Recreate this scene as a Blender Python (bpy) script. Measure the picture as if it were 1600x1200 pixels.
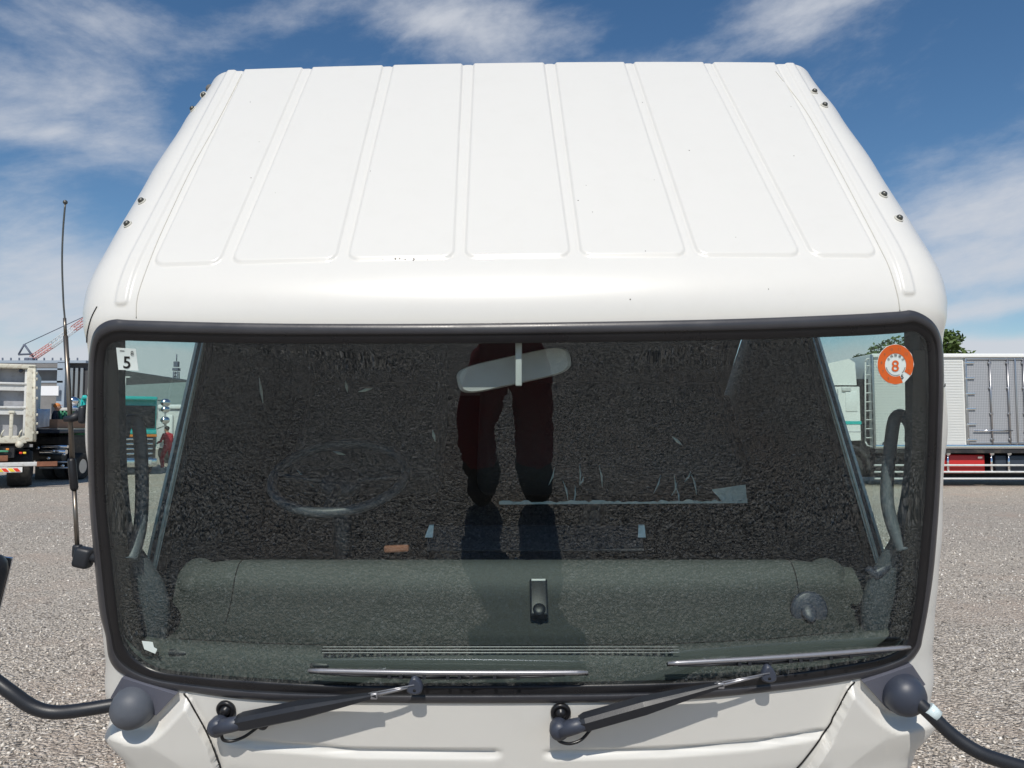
import bpy, bmesh, math, random
from math import sin, cos, tan, radians as R, pi, sqrt, atan2
from mathutils import Vector as V, Matrix
from mathutils.bvhtree import BVHTree
random.seed(7)
for o in list(bpy.data.objects): bpy.data.objects.remove(o)
scene = bpy.context.scene
C = scene.collection

# ------------------------------------------------------------------ camera
CAM = V((0, 0, 1.6)); PITCH = R(3.48); F = 1150.0
cam_d = bpy.data.cameras.new('camera'); cam = bpy.data.objects.new('camera', cam_d); C.objects.link(cam)
cam.location = CAM; cam.rotation_euler = (R(90) + PITCH, 0, 0)
cam_d.sensor_width = 36; cam_d.lens = 36 * F / 1600; cam_d.clip_start = .02; cam_d.clip_end = 5000
scene.camera = cam
scene.render.resolution_x = 1024; scene.render.resolution_y = 768

def ray(px, py):
    x, u, f = (px - 800) / F, (600 - py) / F, 1.0
    return V((x, f * cos(PITCH) - u * sin(PITCH), f * sin(PITCH) + u * cos(PITCH)))
def at(px, py, Y):
    d = ray(px, py); return CAM + d * (Y / d.y)
def atx(px, py, X):
    d = ray(px, py); return CAM + d * (X / d.x)
def proj(p):
    q = p - CAM
    dep = q.y * cos(PITCH) + q.z * sin(PITCH); up = -q.y * sin(PITCH) + q.z * cos(PITCH)
    return (800 + F * q.x / dep, 600 - F * up / dep)

# ------------------------------------------------------------------ sun and sky
SUN_EL, SUN_AZ = R(48.5), R(184)        # azimuth clockwise from +Y
sd = V((sin(SUN_AZ) * cos(SUN_EL), cos(SUN_AZ) * cos(SUN_EL), sin(SUN_EL)))
sl = bpy.data.lights.new('sun', 'SUN'); so = bpy.data.objects.new('sun', sl); C.objects.link(so)
sl.energy = 4.5; sl.angle = R(.53); sl.color = (1, .945, .86)
so.rotation_euler = sd.to_track_quat('Z', 'Y').to_euler(); so.location = (0, -5, 12)
world = bpy.data.worlds.new('World'); scene.world = world; world.use_nodes = True
nt = world.node_tree; nt.nodes.clear()
def N(tree, typ, **kw):
    n = tree.nodes.new(typ)
    for k, v in kw.items():
        if k in n.inputs.keys() and not hasattr(n, k): n.inputs[k].default_value = v
        else: setattr(n, k, v)
    return n
def math_(tree, op, a, b=None, c=None, clamp=False):
    n = tree.nodes.new('ShaderNodeMath'); n.operation = op; n.use_clamp = clamp
    for i, v in enumerate((a, b, c)):
        if v is None: continue
        if isinstance(v, (int, float)): n.inputs[i].default_value = v
        else: tree.links.new(v, n.inputs[i])
    return n.outputs[0]
L = nt.links.new
sky = nt.nodes.new('ShaderNodeTexSky'); sky.sky_type = 'NISHITA'; sky.sun_disc = False
sky.sun_elevation = SUN_EL; sky.sun_rotation = SUN_AZ; sky.air_density = 1.0; sky.dust_density = .2; sky.ozone_density = 1.3
tc = nt.nodes.new('ShaderNodeTexCoord'); sp = nt.nodes.new('ShaderNodeSeparateXYZ'); L(tc.outputs['Generated'], sp.inputs[0])
X_, Y_, Z_ = sp.outputs
AZ = math_(nt, 'ARCTAN2', X_, Y_); EL = math_(nt, 'ARCSINE', Z_)
# cloud layer: noise over (azimuth, elevation), streaked along the wind, gathered into banks
cmb = nt.nodes.new('ShaderNodeCombineXYZ')
L(AZ, cmb.inputs[0]); L(math_(nt, 'MULTIPLY_ADD', EL, 2.1, math_(nt, 'MULTIPLY', AZ, -.35)), cmb.inputs[1])
n1 = N(nt, 'ShaderNodeTexNoise'); n1.inputs['Scale'].default_value = 3.2; n1.inputs['Detail'].default_value = 9; n1.inputs['Roughness'].default_value = .58; n1.inputs['Distortion'].default_value = .5
L(cmb.outputs[0], n1.inputs['Vector'])
n2 = N(nt, 'ShaderNodeTexNoise'); n2.inputs['Scale'].default_value = 11; n2.inputs['Detail'].default_value = 8; n2.inputs['Roughness'].default_value = .65
L(cmb.outputs[0], n2.inputs['Vector'])
def blob(px, py, sx, sy, amp, tilt=0):
    d = ray(px, py).normalized(); a0, e0 = atan2(d.x, d.y), math.asin(d.z)
    sx /= F; sy /= F
    da = math_(nt, 'SUBTRACT', AZ, a0); de = math_(nt, 'SUBTRACT', EL, e0)
    if tilt: de = math_(nt, 'ADD', de, math_(nt, 'MULTIPLY', da, -tilt))
    q = math_(nt, 'ADD', math_(nt, 'POWER', math_(nt, 'ABSOLUTE', math_(nt, 'DIVIDE', da, sx)), 2), math_(nt, 'POWER', math_(nt, 'ABSOLUTE', math_(nt, 'DIVIDE', de, sy)), 2))
    return math_(nt, 'MULTIPLY', math_(nt, 'EXPONENT', math_(nt, 'MULTIPLY', q, -1)), amp)
banks = [(60, 120, 230, 60, .38), (260, 30, 240, 36, .38, .1), (50, 390, 170, 100, .85, -.2), (190, 240, 170, 50, .35), (760, 45, 190, 60, .85, -.1), (640, 30, 130, 30, .35),
         (1210, 45, 230, 42, .85, .22), (1540, 330, 180, 62, 1.35, .1), (1580, 420, 140, 35, 1.0, .05), (1540, 482, 110, 14, .9, .1), (60, 480, 160, 50, .65), (30, 200, 110, 22, .5, .1),
         (70, 572, 120, 13, 1.6), (230, 560, 80, 16, 1.5), (1570, 545, 90, 15, 1.6), (1300, 560, 110, 26, .9), (800, 600, 6000, 42, .55)]
tot = None
for b in banks:
    o = blob(*b); tot = o if tot is None else math_(nt, 'ADD', tot, o)
dens = math_(nt, 'ADD', math_(nt, 'MULTIPLY', tot, .62), math_(nt, 'ADD', math_(nt, 'MULTIPLY_ADD', n1.outputs[0], 1.6, -.82), math_(nt, 'MULTIPLY_ADD', n2.outputs[0], .62, -.33)))
mr = nt.nodes.new('ShaderNodeMapRange'); mr.interpolation_type = 'SMOOTHSTEP'; L(dens, mr.inputs[0]); mr.inputs[1].default_value = .02; mr.inputs[2].default_value = .85; mr.inputs[4].default_value = .92
mixc = nt.nodes.new('ShaderNodeMix'); mixc.data_type = 'RGBA'
L(mr.outputs[0], mixc.inputs[0]); 
hs = nt.nodes.new('ShaderNodeHueSaturation'); hs.inputs['Saturation'].default_value = 1.24; L(sky.outputs[0], hs.inputs['Color'])
L(hs.outputs[0], mixc.inputs[6]); mixc.inputs[7].default_value = (6.6, 6.9, 7.5, 1)
bg = nt.nodes.new('ShaderNodeBackground'); bg.inputs[1].default_value = .105; L(mixc.outputs[2], bg.inputs[0])
wo = nt.nodes.new('ShaderNodeOutputWorld'); L(bg.outputs[0], wo.inputs[0])
vs = scene.view_settings; vs.view_transform = 'Standard'; vs.look = 'None'; vs.exposure = -.18; vs.gamma = 1
scene.render.engine = 'CYCLES'
scene.cycles.max_bounces = 8; scene.cycles.transparent_max_bounces = 24; scene.cycles.glossy_bounces = 4; scene.cycles.diffuse_bounces = 4

# ------------------------------------------------------------------ helpers
class MB:
    def __init__(s): s.v = []; s.f = []; s.m = []; s.sm = []
    def add(s, vs, fs, mi=0, smooth=False):
        o = len(s.v); s.v += [V(p) for p in vs]
        for f in fs: s.f.append(tuple(i + o for i in f)); s.m.append(mi); s.sm.append(smooth)
        return s
    def box(s, c, size, rot=None, bev=0, mi=0):
        c = V(c); h = V(size) / 2
        if bev <= 0:
            vs = [V((x * h.x, y * h.y, z * h.z)) for z in (-1, 1) for y in (-1, 1) for x in (-1, 1)]
            fs = [(0, 2, 3, 1), (4, 5, 7, 6), (0, 1, 5, 4), (2, 6, 7, 3), (0, 4, 6, 2), (1, 3, 7, 5)]
        else:
            bm = bmesh.new(); bmesh.ops.create_cube(bm, size=2)
            for v in bm.verts: v.co = V((v.co.x * h.x, v.co.y * h.y, v.co.z * h.z))
            bmesh.ops.bevel(bm, geom=bm.edges[:], offset=min(bev, min(h) * .95), segments=3, profile=.5, affect='EDGES')
            bm.verts.index_update(); vs = [v.co.copy() for v in bm.verts]; fs = [tuple(v.index for v in f.verts) for f in bm.faces]; bm.free()
        if rot is not None: vs = [rot @ v for v in vs]
        return s.add([v + c for v in vs], fs, mi, bev > 0)
    def tube(s, pts, r, n=12, mi=0, cap=True, flat=None):
        pts = [V(p) for p in pts]; rr = r if isinstance(r, (list, tuple)) else [r] * len(pts)
        vs = []; prev = None
        for i, p in enumerate(pts):
            t = (pts[min(i + 1, len(pts) - 1)] - pts[max(i - 1, 0)]).normalized()
            if prev is None:
                a = V((0, 0, 1)) if abs(t.z) < .9 else V((1, 0, 0)); u = t.cross(a).normalized()
            else: u = (prev - t * prev.dot(t)).normalized()
            w = t.cross(u); prev = u
            for k in range(n):
                a = 2 * pi * k / n; vs.append(p + (u * cos(a) + w * sin(a)) * rr[i])
        fs = [(i * n + k, i * n + (k + 1) % n, (i + 1) * n + (k + 1) % n, (i + 1) * n + k) for i in range(len(pts) - 1) for k in range(n)]
        s.add(vs, fs, mi, True)
        if cap:
            o = len(s.v) - len(vs)
            s.f += [tuple(o + k for k in reversed(range(n))), tuple(o + (len(pts) - 1) * n + k for k in range(n))]; s.m += [mi, mi]; s.sm += [False, False]
        return s
    def lathe(s, c, axis, prof, n=24, mi=0):
        c = V(c); ax = V(axis).normalized(); a = V((0, 0, 1)) if abs(ax.z) < .9 else V((1, 0, 0))
        u = ax.cross(a).normalized(); w = ax.cross(u)
        vs = [c + ax * h + (u * cos(2 * pi * k / n) + w * sin(2 * pi * k / n)) * max(r, 1e-5) for r, h in prof for k in range(n)]
        fs = [(i * n + k, (i + 1) * n + k, (i + 1) * n + (k + 1) % n, i * n + (k + 1) % n) for i in range(len(prof) - 1) for k in range(n)]
        s.add(vs, fs, mi, True); o = len(s.v) - len(vs)
        s.f += [tuple(o + k for k in range(n)), tuple(o + (len(prof) - 1) * n + k for k in reversed(range(n)))]; s.m += [mi] * 2; s.sm += [False] * 2
        return s
    def prism(s, poly, d, mi=0):          # poly: 3D points, d: extrusion vector
        n = len(poly); d = V(d); vs = [V(p) for p in poly] + [V(p) + d for p in poly]
        return s.add(vs, [tuple(range(n)), tuple(reversed(range(n, 2 * n)))] + [(i, (i + 1) % n + 0, (i + 1) % n + n, i + n) for i in range(n)], mi)
    def grid(s, rows, mi=0, closed=False, smooth=True):
        n = len(rows[0]); vs = [p for r in rows for p in r]
        fs = [(i * n + k, i * n + (k + 1) % n, (i + 1) * n + (k + 1) % n, (i + 1) * n + k) for i in range(len(rows) - 1) for k in range(n if closed else n - 1)]
        return s.add(vs, fs, mi, smooth)
    def sphere(s, c, r, n=12, sc=(1, 1, 1), rot=None, mi=0):
        prof = [(sin(pi * i / n), -cos(pi * i / n)) for i in range(n + 1)]
        m = MB(); m.lathe((0, 0, 0), (0, 0, 1), prof, n * 2)
        sc = V(sc) * r
        vs = [V((v.x * sc.x, v.y * sc.y, v.z * sc.z)) for v in m.v]
        if rot is not None: vs = [rot @ v for v in vs]
        return s.add([v + V(c) for v in vs], m.f, mi, True)
    def xf(s, M): s.v = [M @ v for v in s.v]; return s
    def build(s, name, mats, parent=None, origin=None):
        me = bpy.data.meshes.new(name)
        root = parent
        while root is not None and root.parent is not None: root = root.parent
        off = V(origin) if origin is not None else (root.location.copy() if root is not None else V((0, 0, 0)))
        me.from_pydata([v - off for v in s.v], [], s.f)
        if not isinstance(mats, (list, tuple)): mats = [mats]
        for m in mats: me.materials.append(m)
        me.polygons.foreach_set('material_index', s.m); me.polygons.foreach_set('use_smooth', s.sm)
        bm = bmesh.new(); bm.from_mesh(me); bmesh.ops.recalc_face_normals(bm, faces=bm.faces[:]); bm.to_mesh(me); bm.free()
        me.update()
        o = bpy.data.objects.new(name, me); C.objects.link(o)
        if parent is not None: o.parent = parent
        else: o.location = off
        return o
def tag(o, label=None, cat=None, group=None, kind=None):
    if label: o['label'] = label
    if cat: o['category'] = cat
    if group: o['group'] = group
    if kind: o['kind'] = kind
    return o
def empty(name, loc, label, cat, group=None):
    o = bpy.data.objects.new(name, None); C.objects.link(o); o.location = loc; o.empty_display_size = .2
    return tag(o, label, cat, group)
def catmull(pts, n, closed=False):
    out = []; m = len(pts)
    rng = range(m) if closed else range(m - 1)
    g = (lambda i: pts[i % m]) if closed else (lambda i: pts[max(0, min(m - 1, i))])
    for i in rng:
        p0, p1, p2, p3 = g(i - 1), g(i), g(i + 1), g(i + 2)
        for k in range(n):
            t = k / n
            out.append(tuple(.5 * (2 * b + (c - a) * t + (2 * a - 5 * b + 4 * c - d) * t * t + (-a + 3 * b - 3 * c + d) * t ** 3) for a, b, c, d in zip(p0, p1, p2, p3)))
    if not closed: out.append(tuple(pts[-1]))
    return out
def sstep(a, b, x):
    t = max(0., min(1., (x - a) / (b - a))); return t * t * (3 - 2 * t)
def lerp_tab(tab, s):
    if s <= tab[0][0]: return tab[0][1]
    for (a, va), (b, vb) in zip(tab, tab[1:]):
        if s <= b: return va + (vb - va) * sstep(a, b, s)
    return tab[-1][1]

# ------------------------------------------------------------------ materials
def mat(name, col, rough=.5, metal=0, spec=.5, coat=0, var=0, vscale=8, bump=0, bscale=60, dirt=None, dscale=5, dirt_amt=.5, rvar=0):
    m = bpy.data.materials.new(name); m.use_nodes = True; t = m.node_tree; b = t.nodes['Principled BSDF']
    b.inputs['Base Color'].default_value = (*col, 1); b.inputs['Roughness'].default_value = rough; b.inputs['Metallic'].default_value = metal
    b.inputs['Specular IOR Level'].default_value = spec; b.inputs['Coat Weight'].default_value = coat; b.inputs['Coat Roughness'].default_value = .06
    co = t.nodes.new('ShaderNodeTexCoord').outputs['Object']; out = None
    if var or dirt or rvar:
        n = t.nodes.new('ShaderNodeTexNoise'); n.inputs['Scale'].default_value = vscale; n.inputs['Detail'].default_value = 7; n.inputs['Roughness'].default_value = .6; t.links.new(co, n.inputs['Vector'])
        mx = t.nodes.new('ShaderNodeMix'); mx.data_type = 'RGBA'; t.links.new(n.outputs[0], mx.inputs[0])
        mx.inputs[6].default_value = (*[c * (1 - var) for c in col], 1); mx.inputs[7].default_value = (*[min(1, c * (1 + var)) for c in col], 1)
        out = mx.outputs[2]
        if rvar:
            q = t.nodes.new('ShaderNodeMapRange'); t.links.new(n.outputs[0], q.inputs[0]); q.inputs[1].default_value = .3; q.inputs[2].default_value = .7
            q.inputs[3].default_value = max(.02, rough - rvar); q.inputs[4].default_value = min(1, rough + rvar); t.links.new(q.outputs[0], b.inputs['Roughness'])
    if dirt:
        n = t.nodes.new('ShaderNodeTexNoise'); n.inputs['Scale'].default_value = dscale; n.inputs['Detail'].default_value = 10; n.inputs['Roughness'].default_value = .7; t.links.new(co, n.inputs['Vector'])
        r = t.nodes.new('ShaderNodeMapRange'); t.links.new(n.outputs[0], r.inputs[0]); r.inputs[1].default_value = .5; r.inputs[2].default_value = .72; r.inputs[4].default_value = dirt_amt
        mx = t.nodes.new('ShaderNodeMix'); mx.data_type = 'RGBA'; t.links.new(r.outputs[0], mx.inputs[0]); t.links.new(out, mx.inputs[6]); mx.inputs[7].default_value = (*dirt, 1); out = mx.outputs[2]
    if out is not None: t.links.new(out, b.inputs['Base Color'])
    if bump:
        n = t.nodes.new('ShaderNodeTexNoise'); n.inputs['Scale'].default_value = bscale; n.inputs['Detail'].default_value = 4; t.links.new(co, n.inputs['Vector'])
        bp = t.nodes.new('ShaderNodeBump'); bp.inputs['Strength'].default_value = bump; bp.inputs['Distance'].default_value = .002; t.links.new(n.outputs[0], bp.inputs['Height']); t.links.new(bp.outputs[0], b.inputs['Normal'])
    return m
def glass_mat(name, tint, k=1.9, dust=0.0, rough=0.0):
    m = bpy.data.materials.new(name); m.use_nodes = True; t = m.node_tree; t.nodes.clear()
    tr = t.nodes.new('ShaderNodeBsdfTransparent'); tr.inputs[0].default_value = (*tint, 1)
    gl = t.nodes.new('ShaderNodeBsdfGlossy'); gl.inputs['Roughness'].default_value = rough; gl.inputs['Color'].default_value = (.82, .92, 1, 1)
    lw = t.nodes.new('ShaderNodeLayerWeight'); lw.inputs[0].default_value = .5
    fr = math_(t, 'MULTIPLY_ADD', math_(t, 'POWER', lw.outputs['Facing'], 5), .96, .042)
    f = math_(t, 'MULTIPLY', fr, k, clamp=True)
    mx = t.nodes.new('ShaderNodeMixShader'); t.links.new(f, mx.inputs[0]); t.links.new(tr.outputs[0], mx.inputs[1]); t.links.new(gl.outputs[0], mx.inputs[2]); last = mx.outputs[0]
    if dust:
        df = t.nodes.new('ShaderNodeBsdfDiffuse'); df.inputs[0].default_value = (.45, .43, .40, 1)
        co = t.nodes.new('ShaderNodeTexCoord').outputs['Object']
        n = t.nodes.new('ShaderNodeTexNoise'); n.inputs['Scale'].default_value = 420; n.inputs['Detail'].default_value = 2; t.links.new(co, n.inputs['Vector'])
        n3 = t.nodes.new('ShaderNodeTexNoise'); n3.inputs['Scale'].default_value = 5; n3.inputs['Detail'].default_value = 4; t.links.new(co, n3.inputs['Vector'])
        r = t.nodes.new('ShaderNodeMapRange'); t.links.new(n.outputs[0], r.inputs[0]); r.inputs[1].default_value = .62; r.inputs[2].default_value = .78; r.inputs[4].default_value = dust * 3
        a = math_(t, 'MULTIPLY', math_(t, 'ADD', r.outputs[0], dust), math_(t, 'MULTIPLY_ADD', n3.outputs[0], 2.0, -.35), clamp=True)
        m2 = t.nodes.new('ShaderNodeMixShader'); t.links.new(a, m2.inputs[0]); t.links.new(last, m2.inputs[1]); t.links.new(df.outputs[0], m2.inputs[2]); last = m2.outputs[0]
    o = t.nodes.new('ShaderNodeOutputMaterial'); t.links.new(last, o.inputs[0]); return m
M = {}
M['paint'] = mat('white_paint', (.675, .665, .63), .34, coat=.35, var=.012, vscale=3, dirt=(.55, .53, .48), dscale=14, dirt_amt=.10)
M['rubber'] = mat('black_rubber', (.012, .012, .014), .33, spec=.4, var=.2, vscale=12, bump=.1, bscale=200, rvar=.1)
_t = M['paint'].node_tree; _g = _t.nodes.new('ShaderNodeNewGeometry'); _b = _t.nodes['Principled BSDF']; _m = _t.nodes.new('ShaderNodeMix'); _m.data_type = 'RGBA'
_src = _b.inputs['Base Color'].links[0].from_socket; _t.links.new(_g.outputs['Backfacing'], _m.inputs[0]); _t.links.new(_src, _m.inputs[6]); _m.inputs[7].default_value = (.02, .02, .022, 1); _t.links.new(_m.outputs[2], _b.inputs['Base Color'])   # underside of the pressings is black primer
M['gap'] = mat('gap_black', (.006, .006, .006), .8)
M['plastic'] = mat('black_plastic', (.013, .015, .020), .46, var=.15, bump=.12, bscale=500, rvar=.06)
M['plastic_faded'] = mat('faded_grey_plastic', (.085, .095, .115), .55, var=.35, vscale=14, bump=.2, bscale=300)
M['plastic_blue'] = mat('slate_plastic', (.035, .042, .062), .45, var=.1, bump=.1, bscale=400)
M['bracket'] = mat('mount_plastic', (.10, .105, .135), .55, var=.08, bump=.1, bscale=400)
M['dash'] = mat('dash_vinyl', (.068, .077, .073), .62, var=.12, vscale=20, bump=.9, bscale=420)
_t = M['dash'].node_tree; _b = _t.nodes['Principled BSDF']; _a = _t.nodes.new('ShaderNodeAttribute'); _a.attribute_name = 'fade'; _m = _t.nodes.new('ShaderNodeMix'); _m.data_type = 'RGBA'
_src = _b.inputs['Base Color'].links[0].from_socket; _t.links.new(_a.outputs['Fac'], _m.inputs[0]); _m.inputs[6].default_value = (.014, .018, .017, 1); _t.links.new(_src, _m.inputs[7]); _t.links.new(_m.outputs[2], _b.inputs['Base Color'])   # sunlit strips and shaded trough are painted into the vinyl colour
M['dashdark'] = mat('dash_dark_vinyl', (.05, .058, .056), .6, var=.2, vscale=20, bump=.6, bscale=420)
M['trim'] = mat('pillar_trim', (.055, .068, .08), .7, var=.15, bump=.4, bscale=300)
M['handle'] = mat('handle_plastic', (.10, .118, .135), .5, var=.1, bump=.2, bscale=400)
M['tray'] = mat('dark_tray', (.012, .015, .022), .6, var=.1)
M['wheel_rim'] = mat('steering_rim', (.05, .058, .07), .45, var=.1)
M['door_trim'] = mat('door_trim', (.045, .05, .055), .7, var=.2, bump=.4, bscale=300)
M['seat'] = mat('seat_cloth', (.03, .031, .035), .9, var=.3, vscale=60, bump=.6, bscale=300)
M['floor_mat'] = mat('floor_mat', (.012, .012, .012), .9, var=.2)
M['headliner'] = mat('headliner', (.12, .12, .12), .9, var=.1)
M['film'] = mat('plastic_film', (.62, .72, .74), .25, var=.2, vscale=40)
M['light_grey'] = mat('light_grey_plastic', (.55, .56, .56), .45, var=.1, vscale=30)
M['chrome'] = mat('chrome', (.75, .76, .78), .12, 1, var=.05)
M['steel'] = mat('steel', (.45, .45, .46), .35, 1, var=.15, vscale=40)
M['bolt'] = mat('bolt_steel', (.12, .12, .11), .45, .8, var=.3, vscale=200)
M['sealant'] = mat('sealant', (.5, .49, .44), .6, var=.2, vscale=100)
M['blade'] = mat('wiper_blade_steel', (.30, .30, .32), .30, .6, var=.15, vscale=60)
M['antenna'] = mat('antenna_bronze', (.20, .175, .15), .35, .85, var=.1)
M['glass'] = glass_mat('windscreen_glass', (.86, .93, .90), 2.05, dust=.007)
M['glass_in'] = glass_mat('windscreen_inner_face', (1, 1, 1), 0)
M['side_glass'] = glass_mat('side_glass', (.82, .92, .88), 1.6)
M['frit'] = mat('frit_black', (.008, .008, .009), .3)
M['chassis'] = mat('chassis_black', (.018, .018, .02), .5, var=.4, dirt=(.12, .10, .08), dirt_amt=.6)
M['tyre'] = mat('tyre', (.022, .022, .022), .85, var=.3, vscale=20, dirt=(.13, .12, .10), dirt_amt=.5)
M['rim'] = mat('wheel_rim', (.5, .5, .5), .4, .7, var=.1)
M['white'] = mat('white_truck_paint', (.78, .79, .77), .3, coat=.3, var=.03)
M['offwhite'] = mat('offwhite_steel', (.60, .61, .60), .55, var=.08, dirt=(.30, .26, .20), dirt_amt=.5, dscale=9)
M['panelgrey'] = mat('grey_container_panel', (.40, .41, .44), .6, var=.1, dirt=(.2, .19, .18), dirt_amt=.6)
M['cream'] = mat('cream_paint', (.62, .60, .50), .55, var=.1, dirt=(.25, .15, .08), dirt_amt=.7, dscale=10)
M['teal'] = mat('teal_paint', (.02, .46, .43), .25, coat=.5, var=.05)
M['darkteal'] = mat('dark_teal_paint', (.012, .07, .08), .3, coat=.5)
M['orange'] = mat('orange_paint', (.70, .23, .03), .4, var=.05)
M['red'] = mat('red_paint', (.48, .02, .02), .4, var=.1)
M['navy'] = mat('navy_paint', (.03, .04, .06), .35, var=.2)
M['rust'] = mat('rusty_plate', (.22, .09, .05), .8, var=.5, vscale=20)
M['green'] = mat('green_skip_paint', (.06, .27, .16), .5, var=.2, dirt=(.1, .1, .08))
M['yellow'] = mat('yellow_reflector', (.85, .62, .05), .4)
M['stripe_red'] = mat('red_reflector', (.75, .05, .02), .4)
M['winblack'] = mat('dark_window', (.008, .010, .012), .25, spec=.2)
M['mesh_grey'] = mat('scaffold_sheet', (.20, .20, .205), .85, var=.25, vscale=3, bump=.3, bscale=10)
M['mesh_dark'] = mat('dark_sheet', (.07, .072, .078), .85, var=.3, vscale=2)
M['pale_blue'] = mat('pale_blue_steel', (.30, .36, .43), .5, var=.05)
M['banner'] = mat('white_banner', (.75, .76, .78), .6, var=.05)
M['wood'] = mat('plywood', (.32, .19, .12), .8, var=.3, vscale=6)
M['roof_green'] = mat('grey_green_roof', (.22, .27, .25), .7, var=.12, vscale=3)
M['roof_dark'] = mat('dark_roof', (.045, .05, .055), .75, var=.2, vscale=1)
M['crane_red'] = mat('crane_red', (.62, .22, .19), .5)  # crane colours lightened to paint in distance haze
M['crane_white'] = mat('crane_white', (.7, .72, .75), .5)
M['crane_dark'] = mat('crane_dark', (.10, .12, .17), .6)
M['sticker'] = mat('sticker_white', (.74, .82, .80), .5)
M['sticker_orange'] = mat('sticker_orange', (.72, .13, .02), .5, var=.06, vscale=300)
M['ink'] = mat('ink', (.01, .01, .01), .5)
M['ink_grey'] = mat('ink_grey', (.32, .16, .09), .5)
M['cover_red'] = mat('red_coverall', (.55, .03, .045), .8, var=.15, vscale=10, bump=.5, bscale=14)
M['cover_darkred'] = mat('dark_red_coverall', (.26, .015, .022), .85, var=.2, vscale=14, bump=1, bscale=12)
M['boot'] = mat('black_boot', (.012, .013, .016), .6)
M['skin'] = mat('skin', (.50, .29, .20), .55, var=.05)
M['hair'] = mat('hair', (.012, .01, .009), .6)
M['shoe_white'] = mat('white_shoe', (.7, .7, .7), .6)
M['cap_orange'] = mat('orange_cap', (.6, .22, .06), .7)
M['cloth_navy'] = mat('navy_cloth', (.02, .025, .04), .85)
M['bark'] = mat('bark', (.09, .07, .05), .9, var=.3, vscale=20)

def diamond_mat():
    m = mat('checker_plate_alloy', (.40, .41, .45), .42, .25, var=.08, vscale=6); t = m.node_tree; b = t.nodes['Principled BSDF']
    co = t.nodes.new('ShaderNodeTexCoord').outputs['Object']; mp = t.nodes.new('ShaderNodeMapping'); mp.inputs['Rotation'].default_value = (0, R(45), 0); t.links.new(co, mp.inputs[0])
    v = t.nodes.new('ShaderNodeTexChecker'); v.inputs['Scale'].default_value = 30; t.links.new(mp.outputs[0], v.inputs[0])
    v.inputs[1].default_value = (.42, .43, .45, 1); v.inputs[2].default_value = (.27, .28, .30, 1)
    t.links.new(v.outputs[0], b.inputs['Base Color']); return m
M['plate'] = diamond_mat()

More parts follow.
